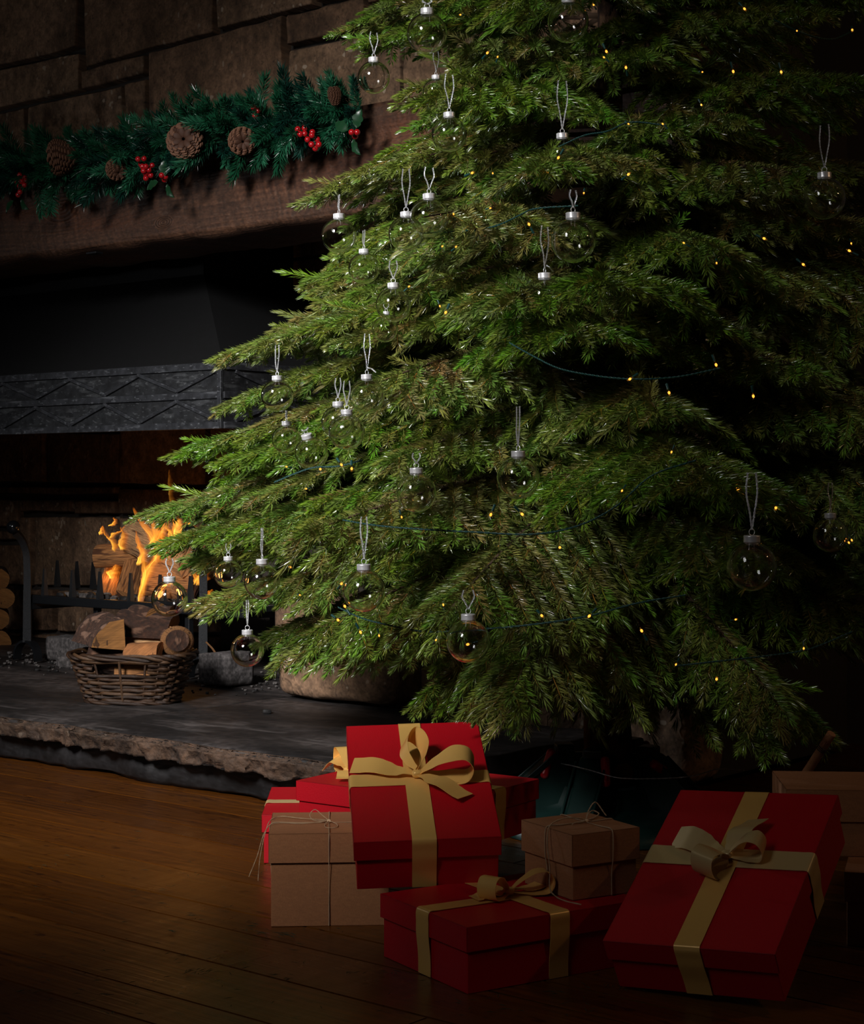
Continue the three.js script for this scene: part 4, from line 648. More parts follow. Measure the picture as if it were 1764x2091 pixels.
// ------------------------------------------------------------------ the tree
const TX = 0.396, TZ = -3.98;
const RH = [[0.15, 0.3], [0.25, 0.62], [0.37, 0.86], [0.5, 0.98], [0.7, 1.07], [0.85, 1.02], [1.07, 0.9], [1.43, 0.7], [1.8, 0.58], [2.2, 0.42], [2.7, 0.15]];
function radiusAt(h) { if (h <= RH[0][0]) return RH[0][1]; for (let i = 0; i < RH.length - 1; i++) if (h < RH[i + 1][0]) return lerp(RH[i][1], RH[i + 1][1], (h - RH[i][0]) / (RH[i + 1][0] - RH[i][0])); return 0.1; }
// where the line of sight through a pixel meets the outside of the tree
function onTree(x, y, k = 0.9) { for (let d = 2.5; d < 4.6; d += 0.01) { const p = at(x, y, d); if (Math.hypot(p.x - TX, p.z - TZ) < k * radiusAt(p.y)) return p; } return at(x, y, 4.0); }
// those that a branch half hides hang further in and keep the twigs before their lower part
const hides = (l) => /hid|sunk|buried|branch across|lying across|tilted/.test(l);
const baubleDepth = (x, y, rp, label) => { const d = clamp(0.04 * FPX / rp, 2.75, 4.42), f = -onTree(x, y, 1.0).z; return hides(label) ? clamp(d, f + 0.03, f + (/mostly|buried/.test(label) ? 0.34 : 0.16)) : Math.min(d, f); };
const clear = B.map(([x, y, rp, topY, label, o]) => ({ p: at(x, y, baubleDepth(x, y, rp, label)), r: rp, keep: hides(label), cut: (/mostly|ball hides/.test(label) ? 0.7 : /buried/.test(label) ? 9 : /lying/.test(label) ? 0.25 : -0.1) * rp }));
const tree = thing('christmas_tree', 'large dense green fir Christmas tree standing beside the stone fireplace', 'tree', V(TX, 0, TZ));
{
  part('trunk', taperTube([V(0, 0.1, 0), V(0.002, 0.3, 0.003), V(-0.004, 0.9, 0), V(0.004, 1.6, 0), V(0, 2.6, 0)], (t) => 0.052 - 0.036 * t + 0.01 * Math.exp(-t * 60), 60, 14, 0.16, 3), M.trunk, tree);
  const stub = part('cut_stub', new THREE.CylinderGeometry(0.021, 0.026, 0.03, 14).rotateX(Math.PI / 2), M.cut, tree); stub.position.set(0.03, 0.135, 0.048);
  const scar = part('bark_scar', rock(0.02, 0.13, 0.02, 4, 8, 4, 0.006, 0.003, 30, 4), M.cut, tree); scar.position.set(-0.045, 0.19, 0.02);
  // three shoots, each a hand of needles along +X
  const shoot = (seed, n, len, tip) => {
    const r = rng(seed), pos = [], col = [];
    for (let i = 0; i < n; i++) {
      const t = (i + r() * 0.6) / n, sideways = r() < 0.6, phi = sideways ? (r() < 0.5 ? 1 : -1) * (0.75 + r() * 0.85) : (r() - 0.5) * 5.2, sp = lerp(0.98, tip && t > 0.8 ? 0.25 : 0.62, t) * (0.8 + 0.35 * r());
      const rad = V(0, Math.cos(phi), Math.sin(phi)), d = V(Math.cos(sp), 0, 0).addScaledVector(rad, Math.sin(sp)), L = (0.018 + 0.006 * r()) * (t > 0.9 ? 0.75 : 1), p = V(t * len, 0, 0).addScaledVector(rad, 0.001);
      const s = d.clone().cross(rad).normalize().applyAxisAngle(d, (r() - 0.5) * 1.6).multiplyScalar(0.0013), bend = V(1, 0.15, 0).multiplyScalar(0.002), m = p.clone().addScaledVector(d, L * 0.55), e = p.clone().addScaledVector(d, L).add(bend), ridge = s.clone().cross(d).multiplyScalar(0.45);
      m.add(ridge);
      for (const q of [p, m.clone().add(s).sub(ridge), m, p, m, m.clone().sub(s).sub(ridge), m.clone().add(s).sub(ridge), e, m, m, e, m.clone().sub(s).sub(ridge)]) pos.push(q.x, q.y, q.z);
      const c = 0.72 + 0.5 * r(); for (let k = 0; k < 12; k++) col.push(c, c * (0.95 + 0.1 * r()), c);
    }
    const w = 0.0011; for (const [y, z] of [[w, 0], [-w / 2, w], [-w / 2, -w]]) { const y2 = y === w ? -w / 2 : (z > 0 ? -w / 2 : w), z2 = y === w ? w : (z > 0 ? -w : 0); for (const q of [[0, y, z], [0, y2, z2], [len, 0, 0]]) { pos.push(...q); col.push(1.5, 0.7, 0.5); } }
    const g = new THREE.BufferGeometry(); g.setAttribute('position', new THREE.Float32BufferAttribute(pos, 3)); g.setAttribute('color', new THREE.Float32BufferAttribute(col, 3)); g.computeVertexNormals(); g.setAttribute('uv', new THREE.Float32BufferAttribute(new Float32Array(pos.length / 3 * 2), 2));
    return g;
  };
  const SL = 0.082, shoots = [shoot(11, 92, SL, false), shoot(12, 84, SL, true), shoot(13, 100, SL, false)];
  const needleM = M.needle; needleM.vertexColors = true;
  const r = rng(1234), UP = V(0, 1, 0);
  const budM = std({ color: new THREE.Color(0.2, 0.09, 0.05), roughness: 0.8 });
  let count = 0;
  function branch(base, tip, arch, dens = 1, hang = 0) {
    const L = base.distanceTo(tip), c = new THREE.QuadraticBezierCurve3(base, base.clone().lerp(tip, 0.55).addScaledVector(UP, arch), tip), list = [[], [], []], hue = r();
    const b = part('branch', (() => { const g = taperTube([0, 0.25, 0.5, 0.75, 1].map((t) => c.getPoint(t)), (t) => lerp(0.004 + L * 0.006, 0.0014, t), 12, 5); return g; })(), M.twigWood, tree);
    const q = new THREE.Quaternion(), mat = new THREE.Matrix4();
    const put = (p, d, up, k, sc = 1) => {
      { const e = p.clone().addScaledVector(d, 0.07).add(V(TX, 0, TZ)), ex = CX + e.x / -e.z * FPX, ey = CY + (EYE - e.y) / -e.z * FPX; if (ey > (ex < 830 ? 1400 : ex < 1110 ? 1515 : ex < 1190 ? 1465 : ex < 1325 ? 1485 : ex < 1345 ? 1525 : ex < 1425 ? 1462 : 1600)) return; }   // lower edge of the crown, clear of the trunk foot
      for (const c of clear) {   // no twig grows through a bauble or hangs right before one
        const e = p.clone().addScaledVector(d, 0.05).add(V(TX, 0, TZ)), rr = c.r / FPX * -c.p.z; const dd = e.distanceTo(c.p); if (dd < rr * (c.keep ? 1.1 : 1.25)) return;
        if (!c.keep && e.z <= c.p.z && e.z > c.p.z - 0.16 && Math.hypot(e.x - c.p.x, e.y - c.p.y) < rr * 1.3) return;
        const py = EYE + (e.y - EYE) * c.p.z / e.z - c.p.y; if ((!c.keep || py > c.cut / FPX * -c.p.z) && e.z > c.p.z && e.z < c.p.z + 0.3 && Math.hypot(e.x - c.p.x * (e.z / c.p.z), e.y - EYE - (c.p.y - EYE) * (e.z / c.p.z)) < rr * 1.35) return;
      } const z = d.clone().cross(up).normalize(), y = z.clone().cross(d); mat.makeBasis(d, y, z).scale(V(sc, 1, 1)).setPosition(p); list[k].push(mat.clone()); };
    // a shoot of some length: a chain of pieces that sags and carries side shoots
    function run(p, d, len, order, up) {
      const n = Math.max(1, Math.round(len / SL)), st = len / n; let q0 = p.clone(), dir = d.clone();
      for (let i = 0; i < n; i++) {
        put(q0, dir, up, i === n - 1 ? 1 : (r() < 0.5 ? 0 : 2), st / SL * 1.06);
        if (order < 2) {
          const left = len - i * st, side = dir.clone().cross(UP).normalize();
          for (const s of [-1, 1]) { const l = Math.min(0.135, left * 0.62) * (0.65 + 0.6 * r()); if (l > 0.028) { const dd = dir.clone().multiplyScalar(0.72).addScaledVector(side, s * (0.48 + 0.25 * r())).addScaledVector(UP, -0.12 - hang * 0.5 - 0.25 * r()).normalize(); run(q0.clone().addScaledVector(dir, st * (0.2 + 0.5 * r())), dd, l, order + 1, up); } }
        }
        q0.addScaledVector(dir, st); dir.addScaledVector(UP, -0.05 - 0.12 * hang).add(V((r() - 0.5) * 0.16, (r() - 0.5) * 0.1, (r() - 0.5) * 0.16)).normalize();
      }
    }
    const step = 0.07 / dens;
    for (let s = 0.17 * L; s < L; s += step) {
      const t = s / L, p = c.getPoint(t), d = c.getTangent(t), side = d.clone().cross(UP).normalize();
      for (const sg of [-1, 1]) { const l = Math.min(0.4, (0.55 * (1 - t) + 0.07) * L * (0.75 + 0.5 * r())); const dd = d.clone().multiplyScalar(0.85).addScaledVector(side, sg * (0.5 + 0.3 * r())).addScaledVector(UP, -0.08 - 0.5 * hang + 0.16 * (r() - 0.5)).normalize(); run(p, dd, l, 1, UP); }
      if (r() < 0.5) { const dd = d.clone().addScaledVector(UP, (r() < 0.6 ? -0.7 : 0.45)).addScaledVector(side, (r() - 0.5) * 0.7).normalize(); run(p, dd, 0.06 + 0.06 * r(), 2, UP); }
    }
    for (let s = 0.25 * L; s < L; s += SL) { const t = s / L; put(c.getPoint(t), c.getTangent(t), UP, 0); }
    run(tip.clone().addScaledVector(c.getTangent(1), -0.03), c.getTangent(1), 0.085, 1, UP);
    list.forEach((ms, k) => {
      if (!ms.length) return;
      const im = new THREE.InstancedMesh(shoots[k], needleM, ms.length); im.name = 'needles'; im.userData.kind = 'stuff'; im.castShadow = im.receiveShadow = true;
      const col = new THREE.Color();
      ms.forEach((m, i) => { im.setMatrixAt(i, m); const w = clamp(hue * 0.55 + r() * 0.6 + (k === 1 ? -0.25 : 0.05)); col.setRGB(lerp(0.135, 0.25, w) * (0.75 + 0.5 * r()), lerp(0.26, 0.245, w) * (0.75 + 0.5 * r()), lerp(0.018, 0.075, w)); im.setColorAt(i, col); });
      b.add(im); count += ms.length;
    });
  }
  const local = (p) => p.clone().sub(V(TX, 0, TZ));
  // the outline against the fireplace, tip by tip
  for (const [x, y, d, rise, hang] of [[722, 58, 4.15, 0.03, 0], [775, 30, 4.3, 0.06, 0], [770, 85, 4.05, 0.0, 0], [862, 178, 3.9, 0.02, 0.1], [868, 250, 4.1, 0.0, 0.1], [655, 398, 4.12, 0.1, 0], [738, 448, 4.25, 0.05, 0], [745, 375, 4.3, 0.1, 0], [662, 572, 4.2, 0.08, 0.05], [700, 540, 4.35, 0.1, 0], [690, 610, 4.0, 0.06, 0.1],
    [477, 722, 4.2, 0.13, 0], [560, 700, 4.35, 0.1, 0], [640, 670, 3.85, 0.08, 0.1], [487, 822, 4.28, 0.12, 0], [560, 860, 4.1, 0.12, 0.1], [393, 922, 4.22, 0.13, 0], [470, 985, 4.35, 0.1, 0], [480, 935, 4.05, 0.12, 0.1], [330, 1040, 4.22, 0.14, 0], [360, 1100, 4.12, 0.14, 0.05], [440, 1040, 4.4, 0.1, 0.1], [415, 1130, 4.3, 0.14, 0.1], [430, 1222, 4.2, 0.2, 0.1], [520, 1190, 4.35, 0.2, 0.2], [560, 1290, 4.3, 0.22, 0.3],
    [668, 590, 4.1, 0.06, 0], [700, 650, 3.9, 0.07, 0.1], [720, 690, 3.8, 0.08, 0.1], [1098, 342, 3.3, 0.1, 0.2], [1046, 612, 3.2, 0.1, 0.1], [860, 205, 3.95, 0.04, 0], [872, 318, 3.9, 0.05, 0.1],
    [600, 1335, 4.0, 0.2, 0.4], [700, 1325, 3.9, 0.22, 0.5], [640, 1290, 4.2, 0.2, 0.3], [850, 1438, 3.85, 0.24, 0.6], [940, 1470, 3.7, 0.26, 0.8], [1015, 1500, 3.55, 0.28, 1.0], [1080, 1440, 3.8, 0.24, 0.8], [1140, 1390, 3.65, 0.24, 0.6], [1325, 1425, 3.5, 0.28, 0.8], [1440, 1480, 3.5, 0.28, 0.9], [1560, 1500, 3.45, 0.3, 0.9], [1250, 1370, 3.45, 0.25, 0.6], [1660, 1470, 3.5, 0.26, 0.8]]) {
    const tip = local(at(x, y, d)), len = Math.hypot(tip.x, tip.z), base = V(tip.x / len * 0.02, tip.y + rise + len * 0.08, tip.z / len * 0.02);
    branch(base, tip, 0.03 + 0.02 * r(), 1, hang);
  }
  const leftmost = (az) => Math.cos(az) < -0.72 && Math.sin(az) > -0.75;
  let az = 0.4;
  for (let h = 0.34; h < 2.32; h += 0.017) {
    az += 2.399 + (r() - 0.5) * 0.35;
    const cx = Math.cos(az), cz = Math.sin(az);
    if (cz < -0.35 && r() < 0.5) continue;
    let len = radiusAt(h) * (0.66 + 0.37 * r()); if (leftmost(az)) len *= 0.72;
    const low = sstep(0.75, 0.3, h), drop = len * (0.10 + 0.26 * low + 0.08 * r()), hang = 0.15 + 0.5 * low + 0.15 * r();
    const tip = V(cx * len, h, cz * len), wp = tip.clone().add(V(TX, 0, TZ)), [u, n] = unOf(wp);
    if (u < 1.0 && n < -0.58) { const f = (n - unOf(V(TX, 0, TZ))[1]); const k = (-0.58 - unOf(V(TX, 0, TZ))[1]) / f; tip.x *= k; tip.z *= k; if (k < 0.3) continue; }
    branch(V(cx * 0.02, h + drop, cz * 0.02), tip, 0.03 + 0.03 * r(), cz > -0.2 ? 1 : 0.7, hang);
  }
  // shorter inner branches that fill the crown towards the room
  for (let h = 0.42, a = 0.2; h < 2.3; h += 0.026) {
    a = (a + 2.399) % (Math.PI * 2); const q = -0.35 + (a / (Math.PI * 2)) * 3.85, cx = Math.cos(q), cz = Math.sin(q), len = radiusAt(h) * (0.34 + 0.26 * r()); if (cx < -0.3 && h > 1.2) continue;
    branch(V(cx * 0.02, h + len * 0.12, cz * 0.02), V(cx * len, h, cz * len), 0.03, 1, 0.25 + 0.3 * r());
  }
  console.log('shoots', count, 'branches', tree.children.length);
}

// ------------------------------------------------------------------ glass baubles
{
  const RB = 0.04, sphere = (() => { const o = new THREE.SphereGeometry(RB, 64, 48), i = new THREE.SphereGeometry(RB - 0.0016, 64, 48); for (const g of [i]) { const ix = g.index.array; for (let k = 0; k < ix.length; k += 3) { const q = ix[k]; ix[k] = ix[k + 1]; ix[k + 1] = q; } const nn = g.attributes.normal.array; for (let k = 0; k < nn.length; k++) nn[k] *= -1; } return mergeGeometries([o, i]); })();
  const capG = (() => { const p = []; for (const [x, y] of [[0.0105, 0.0375], [0.0135, 0.0378], [0.0132, 0.0395], [0.0132, 0.047], [0.0136, 0.0482], [0.012, 0.0494], [0.004, 0.0498], [0, 0.0498]]) p.push(new THREE.Vector2(x, y)); const g = new THREE.LatheGeometry(p, 28), q = g.attributes.position; for (let i = 0; i < q.count; i++) { const y = q.getY(i); if (y < 0.0394) { const a = Math.atan2(q.getZ(i), q.getX(i)); q.setY(i, y + 0.0008 * Math.sin(a * 14)); } } g.computeVertexNormals(); return g; })();
  const loopG = new THREE.TorusGeometry(0.0052, 0.0007, 6, 20).translate(0, 0.0545, 0);
  const prongG = merged([tube([V(-0.001, 0.049, 0), V(-0.004, 0.04, 0), V(-0.007, 0.026, 0.002)], 0.0005, 8, 4), tube([V(0.001, 0.049, 0), V(0.004, 0.04, 0), V(0.006, 0.024, -0.002)], 0.0005, 8, 4)]);
  let first = null;
  function bauble(x, y, rp, topY, label, o = {}) {
    const d = baubleDepth(x, y, rp, label), s = rp * d / FPX / RB;
    const p = at(x, y, d); let t;
    if (!first) { first = t = thing('glass_bauble', label, 'bauble', p, 0, 'clear glass baubles on the tree'); part('glass_ball', sphere, M.glass, t).castShadow = false; part('cap', capG, M.silver, t); part('wire_loop', loopG, M.silver, t); part('wire_prongs', prongG, M.silver, t); }
    else { t = first.clone(); for (const c of [...t.children]) if (c.name === 'hanging_cord') t.remove(c); t.name = numbered('glass_bauble'); t.userData = { label, category: 'bauble', group: 'clear glass baubles on the tree' }; t.position.copy(p); scene.add(t); }
    t.scale.setScalar(s); t.rotation.set(0, (hash2(x, y, 1) - 0.5) * 2.4, o.tilt ?? 0);
    const up = (y - topY) / FPX * d / s, rr = hash2(x, y, 2), w = o.wide ?? 0.006 + 0.006 * rr;
    if (up > 0.055) for (const sg of [-1, 1]) {
      const pts = [V(0, 0.058, 0), V(sg * w * 0.5, lerp(0.058, up, 0.3), 0.001), V(sg * w, lerp(0.058, up, 0.65), sg * 0.002), V(sg * w * 0.8, up, 0.001 * sg)];
      part('hanging_cord', taperTube(pts, (k) => 0.00155 + 0.0004 * Math.sin(k * 90), 40, 5), M.tinsel, t);
    }
    if (o.tail) part('hanging_cord', taperTube([V(0.001, 0.064, 0.002), V(0.012, 0.062, 0.004), V(o.tail, 0.055, 0.006)], () => 0.0017, 14, 5), M.tinsel, t);
  }
  for (const b of B) bauble(...b);
}
// ------------------------------------------------------------------ string lights
{
  const sl = thing('string_lights', 'string of warm amber lights on a thin green cable wound around the tree', 'lights', V(TX, 0, TZ)), off = V(TX, 0, TZ);
  const K = 0.93, Lc = (pts, k = K) => pts.map(([x, y]) => onTree(x, y, k).sub(off));
  const cable = (pts, k) => { const c = curve(Lc(pts, k)), n = Math.max(24, pts.length * 14), A = [], Bq = []; for (let i = 0; i <= n; i++) { const p = c.getPoint(i / n), w = i * 1.9; A.push(p.clone().add(V(0, Math.cos(w) * 0.0011, Math.sin(w) * 0.0011))); Bq.push(p.clone().add(V(0, -Math.cos(w) * 0.0011, -Math.sin(w) * 0.0011))); } part('cable', merged([tube(A, 0.0011, n * 2, 4), tube(Bq, 0.0011, n * 2, 4)]), M.wire, sl); };
  cable([[700, 1062], [760, 1072], [850, 1080], [960, 1086], [1100, 1090], [1190, 1070], [1260, 1032], [1330, 972], [1420, 940]]);
  cable([[690, 1240], [738, 1262], [800, 1278], [870, 1290], [960, 1286], [1080, 1276], [1200, 1258], [1300, 1232], [1400, 1215]]);
  cable([[860, 480], [930, 473], [1010, 462], [1060, 440], [1085, 428], [1180, 420]]);
  cable([[1140, 300], [1195, 276], [1240, 268], [1284, 250], [1360, 256]]);
  cable([[1040, 700], [1090, 728], [1140, 752], [1200, 765], [1286, 774], [1380, 770], [1470, 752]]);
  cable([[560, 985], [600, 968], [640, 955], [690, 952], [740, 940]]);
  cable([[1380, 1360], [1470, 1350], [1560, 1340], [1650, 1326], [1740, 1290]]);
  cable([[1580, 40], [1630, 64], [1690, 80], [1745, 62]]);
  const bulbG = new THREE.SphereGeometry(0.0023, 10, 8).scale(0.9, 1.25, 0.9), shellG = new THREE.CapsuleGeometry(0.0028, 0.007, 3, 8), stemG = new THREE.CylinderGeometry(0.0018, 0.0024, 0.011, 8);
  const leds = [[1520, 18], [1238, 105], [1233, 117], [1278, 138], [1434, 147], [1497, 146], [1595, 147], [1740, 61], [1627, 63], [1432, 214], [1283, 253], [1353, 253], [1140, 322], [1118, 352], [1084, 350], [1006, 354], [964, 353], [1283, 356], [1192, 394], [1001, 425], [926, 437], [1080, 458], [1396, 496], [1560, 487], [1738, 497], [1734, 512], [1463, 537], [1640, 540], [903, 503], [931, 504], [835, 585], [898, 625], [910, 638], [1462, 745], [1286, 774], [1366, 802], [1538, 809], [1371, 923], [1270, 1002], [1506, 998], [1584, 1037], [1739, 1103], [1733, 1108], [654, 958], [625, 998], [585, 953], [718, 957], [820, 1056], [1002, 1051], [1143, 1118], [690, 1266], [704, 1238], [697, 1192], [592, 1158], [612, 1215], [736, 1291], [774, 1298], [890, 1307], [1106, 1257], [1203, 1258], [1310, 1288], [1380, 1357], [1463, 1387], [1641, 1324], [1502, 1265], [955, 1316], [995, 108], [1016, 116], [940, 30], [1212, 10], [697, 949], [905, 1235], [1066, 1050]];
  leds.forEach(([x, y], i) => {
    const p = onTree(x, y, 0.97).sub(off), dir = V(hash2(i, 1, 1) - 0.5, hash2(i, 2, 1) * 1.4 - 0.9, hash2(i, 3, 1) - 0.2).normalize(), s = hash2(i, 4, 1) < 0.45 ? 0.75 : 1.08;
    const b = part('light_bulb', bulbG, M.led, sl); b.castShadow = false; b.position.copy(p); b.scale.setScalar(s); b.quaternion.setFromUnitVectors(V(0, 1, 0), dir);
    const c = part('clear_shell', shellG, M.capsule, b); c.castShadow = false; const st = part('socket', stemG, M.wire, b); st.position.y = -0.012;
  });
}
// ------------------------------------------------------------------ tree stand
{
  const t = thing('tree_stand', 'dark green plastic tree stand with red clamp levers under the trunk', 'tree stand', V(TX, 0, TZ));
  const prof = [[0.0, 0.012], [0.2, 0.012], [0.235, 0.006], [0.25, 0.0], [0.255, 0.004], [0.243, 0.028], [0.215, 0.045], [0.16, 0.052], [0.12, 0.062], [0.105, 0.1], [0.1, 0.1], [0.095, 0.058], [0.0, 0.05]].map(([x, y]) => new THREE.Vector2(x, y));
  part('base_bowl', new THREE.LatheGeometry(prof, 40), M.green, t);
  const arm = (ang, len, lever) => {
    const a = new THREE.Group(); a.name = 'leg'; a.rotation.y = ang; t.add(a);
    const sh = new THREE.Shape(); sh.moveTo(0.07, 0.02); sh.lineTo(0.1, 0.165); sh.quadraticCurveTo(0.11, 0.178, 0.128, 0.165); sh.lineTo(len - 0.01, 0.06); sh.lineTo(len, 0.01); sh.quadraticCurveTo(len - 0.06, 0.045, 0.16, 0.03); sh.closePath();
    part('rib', new THREE.ExtrudeGeometry(sh, { depth: 0.05, bevelEnabled: true, bevelSize: 0.004, bevelThickness: 0.004, bevelSegments: 2 }).translate(0, 0, -0.025), M.green, a);
    for (const z of [-0.034, 0.034]) part('flange', uvBox(new RoundedBoxGeometry(Math.hypot(len - 0.13, 0.1), 0.012, 0.006, 1, 0.002).rotateZ(-Math.atan2(0.1, len - 0.13)).translate((len + 0.125) / 2, 0.115, z)), M.green, a);
    part('clamp', merged([rboxAt(0.042, 0.05, 0.05, 0.098, 0.168, 0, 0.006), rboxAt(0.05, 0.016, 0.02, 0.07, 0.165, 0, 0.004)]), M.green, a);
    if (lever) { const l = part('lever', new THREE.CapsuleGeometry(0.0105, 0.05, 4, 12), M.lever, a); l.position.set(0.138, 0.15, lever[2] ?? 0.04); l.rotation.set(lever[0], 0, lever[1]); }
  };
  arm(Math.PI * 1.02, 0.25, [0.3, 0.35, -0.02]); arm(-Math.PI * 0.62, 0.24, [0.2, 0.5, -0.035]); arm(-0.5, 0.24, [1.1, 0.2, 0.03]); arm(0.9, 0.25, [0.4, -0.5, 0.0]);
  const pts = [[1130, 1556], [1165, 1563], [1202, 1572], [1262, 1588], [1330, 1590], [1404, 1586], [1470, 1570], [1520, 1573]].map(([x, y], i) => at(x, y, [4.0, 3.88, 3.78, 3.74, 3.72, 3.74, 3.9, 4.0][i]));
  solo('silver_cord', (() => { const o = pts[0].clone(); return taperTube(pts.map((p) => p.clone().sub(o)), (k) => 0.0012 + 0.0004 * Math.sin(k * 400), 160, 5); })(), M.tinsel, 'thin silver cord strung between the red levers of the tree stand', 'cord', pts[0]);
}
// ------------------------------------------------------------------ presents
const YV = V(0, 1, 0);
// a box with a lifted-off lid: its origin lies at the middle of its base; w along x, l along z
function giftBox(name, label, o) {
  const { w, l, h, lid, mat = M.red } = o, t = thing(name, label, 'gift box', V(0, 0, 0), 0, o.group);
  const e = 0.0045, bg = uvBox(new RoundedBoxGeometry(w - 2 * e, h - 0.004, l - 2 * e, 2, 0.0012).translate(0, (h - 0.004) / 2, 0), R0(), R0());
  part('box', bg, mat, t);
  // the lid is a tray turned over: a top and four sides
  const th = 0.0022, L = [rboxAt(w, th, l, 0, h - th / 2, 0, 0.001), rboxAt(w, lid, th, 0, h - lid / 2, l / 2 - th / 2, 0.001), rboxAt(w, lid, th, 0, h - lid / 2, -l / 2 + th / 2, 0.001), rboxAt(th, lid, l, w / 2 - th / 2, h - lid / 2, 0, 0.001), rboxAt(th, lid, l, -w / 2 + th / 2, h - lid / 2, 0, 0.001)];
  part('lid', merged(L), mat, t);
  return t;
}
// a ribbon band around the box across x (axis 'x') or along z
function band(t, o, axis, pos, width, mat = M.gold, under = true) {
  const { w, l, h, lid } = o, half = (axis === 'x' ? w : l) / 2 + 0.0012, k = half - 0.004, T2 = h + 0.0012, P = axis === 'x' ? (a, y) => V(a, y, pos) : (a, y) => V(pos, y, a);
  const pts = [[-k, 0.001], [-k - 0.0005, h * 0.3], [-half, h - lid], [-half - 0.0002, h - 0.02], [-half - 0.0002, h - 0.004], [-half + 0.003, T2], [-half + 0.02, T2 + 0.0004], [-half * 0.4, T2 + 0.0003], [0, T2 + 0.0005], [half * 0.4, T2 + 0.0003], [half - 0.02, T2 + 0.0004], [half - 0.003, T2], [half + 0.0002, h - 0.004], [half + 0.0002, h - 0.02], [half, h - lid], [k + 0.0005, h * 0.3], [k, 0.001]].map(([a, y]) => P(a, y));
  return part('ribbon_band', ribbonGeo(pts, [(axis === 'x' ? V(0, 0, 1) : V(1, 0, 0)).multiplyScalar(width / 2)], 0.0007, 120), mat, t);
}
// a tied bow at p on the lid; loops and tails are [angle in the lid plane, length, lift]
function bow(t, p, o, mat = M.gold, width = 0.036) {
  const b = new THREE.Group(); b.name = 'bow'; b.position.copy(p); t.add(b);
  for (const [a, L, lift, fat = 1, roll = 0, spread = 0] of o.loops) {
    const d = V(Math.cos(a), 0, -Math.sin(a)), s = V(Math.sin(a), 0, Math.cos(a)), W = width / 2 * fat, pts = [], sd = [];
    for (const [k, y, wk] of [[0.03, 0.010, 0.30], [0.3, 0.016 + lift * 0.5, 0.62], [0.62, 0.02 + lift * 0.95, 0.95], [0.88, 0.018 + lift, 1.0], [1.0, 0.010 + lift * 0.6, 1.0], [0.9, 0.003 + lift * 0.15, 1.0], [0.62, 0.003, 0.92], [0.3, 0.005, 0.6], [0.03, 0.008, 0.30]]) { pts.push(d.clone().multiplyScalar(k * L).addScaledVector(s, (pts.length < 4 ? 1 : pts.length > 4 ? -1 : 0) * spread * Math.sin(Math.PI * Math.min(0.95, k * 0.9))).setY(spread ? 0.017 + lift * k : y)); const tilt = spread ? 1.0 + roll : roll * Math.sin(Math.PI * k); sd.push(s.clone().multiplyScalar(Math.cos(tilt)).addScaledVector(YV, Math.sin(tilt)).multiplyScalar(W * wk)); }
    part('loop', ribbonGeo(pts, sd, 0.0007, 72), mat, b);
  }
  for (const [a, L, lift, bend = 0, roll = 0] of o.tails) {
    const d = V(Math.cos(a), 0, -Math.sin(a)), s = V(Math.sin(a), 0, Math.cos(a)), pts = [], sd = [];
    for (let i = 0; i <= 7; i++) { const k = i / 7, wv = 0.004 + lift * Math.sin(Math.PI * k * 0.9) + 0.003 * Math.sin(k * 9 + a * 3) * k, tw = roll * sstep(0.15, 0.75, k); pts.push(d.clone().multiplyScalar(0.004 + k * L).addScaledVector(s, bend * k * k).setY(Math.max(0.0028, wv + (k < 0.2 ? 0.004 : 0)))); sd.push(s.clone().multiplyScalar(Math.cos(tw)).addScaledVector(YV, Math.sin(tw) * 0.9).multiplyScalar(width / 2 * lerp(0.34, 1, sstep(0, 0.45, k)))); }
    part('tail', ribbonGeo(pts, sd, 0.0007, 60), mat, b);
  }
  const knot = rock(0.019, 0.013, 0.016, 6, 5, 6, 0.006, 0.0016, 90, 3); part('knot', knot.translate(0, 0.009, 0), mat, b);
}
function twineBand(t, o, axis, pos, r = 0.0011) {
  const { w, l, h, lid } = o, half = (axis === 'x' ? w : l) / 2 + r, P = axis === 'x' ? (a, y) => V(a, y, pos) : (a, y) => V(pos, y, a), k = half - 0.003;
  const pts = [[-k, 0.001], [-k, h * 0.4], [-half, h - lid + 0.002], [-half, h - 0.004], [-half + 0.003, h + r * 0.8], [-half * 0.5, h + r], [0, h + r], [half * 0.5, h + r], [half - 0.003, h + r * 0.8], [half, h - 0.004], [half, h - lid + 0.002], [k, h * 0.4], [k, 0.001]].map(([a, y]) => P(a, y));
  part('twine', taperTube(pts, (q) => r * (1 + 0.2 * Math.sin(q * 900)), 140, 5), M.twine, t);
}
function pose(t, x, y, z, o) { t.quaternion.setFromRotationMatrix(new THREE.Matrix4().makeBasis(x, y, z)); t.position.copy(o); }
// a box whose lid top has these corners (left back, right back, right front, left front)
function poseByLid(t, o, lb, rb, rf, lf) {
  let x = rf.clone().sub(lf).add(rb.clone().sub(lb)).normalize(), z = lf.clone().sub(lb).add(rf.clone().sub(rb)).normalize();
  const c = x.dot(z) / 2, x2 = x.clone().addScaledVector(z, -c).normalize(), z2 = z.clone().addScaledVector(x, -c).normalize(), y = z2.clone().cross(x2).normalize(), z3 = x2.clone().cross(y);
  const mid = lb.clone().add(rb).add(rf).add(lf).multiplyScalar(0.25); pose(t, x2, y, z3, mid.addScaledVector(y, -o.h));
}
const parallelogram = (TL, TR, BR, BL, d) => { const ray = ([x, y]) => V((x - CX) / FPX, -(y - CY) / FPX, -1), m = new THREE.Matrix3().set(ray(TL).x, ray(BR).x, -ray(TR).x, ray(TL).y, ray(BR).y, -ray(TR).y, ray(TL).z, ray(BR).z, -ray(TR).z), s = ray(BL).multiplyScalar(d).applyMatrix3(m.invert()); return [at(...TL, s.x), at(...TR, s.z), at(...BR, s.y), at(...BL, d)]; };
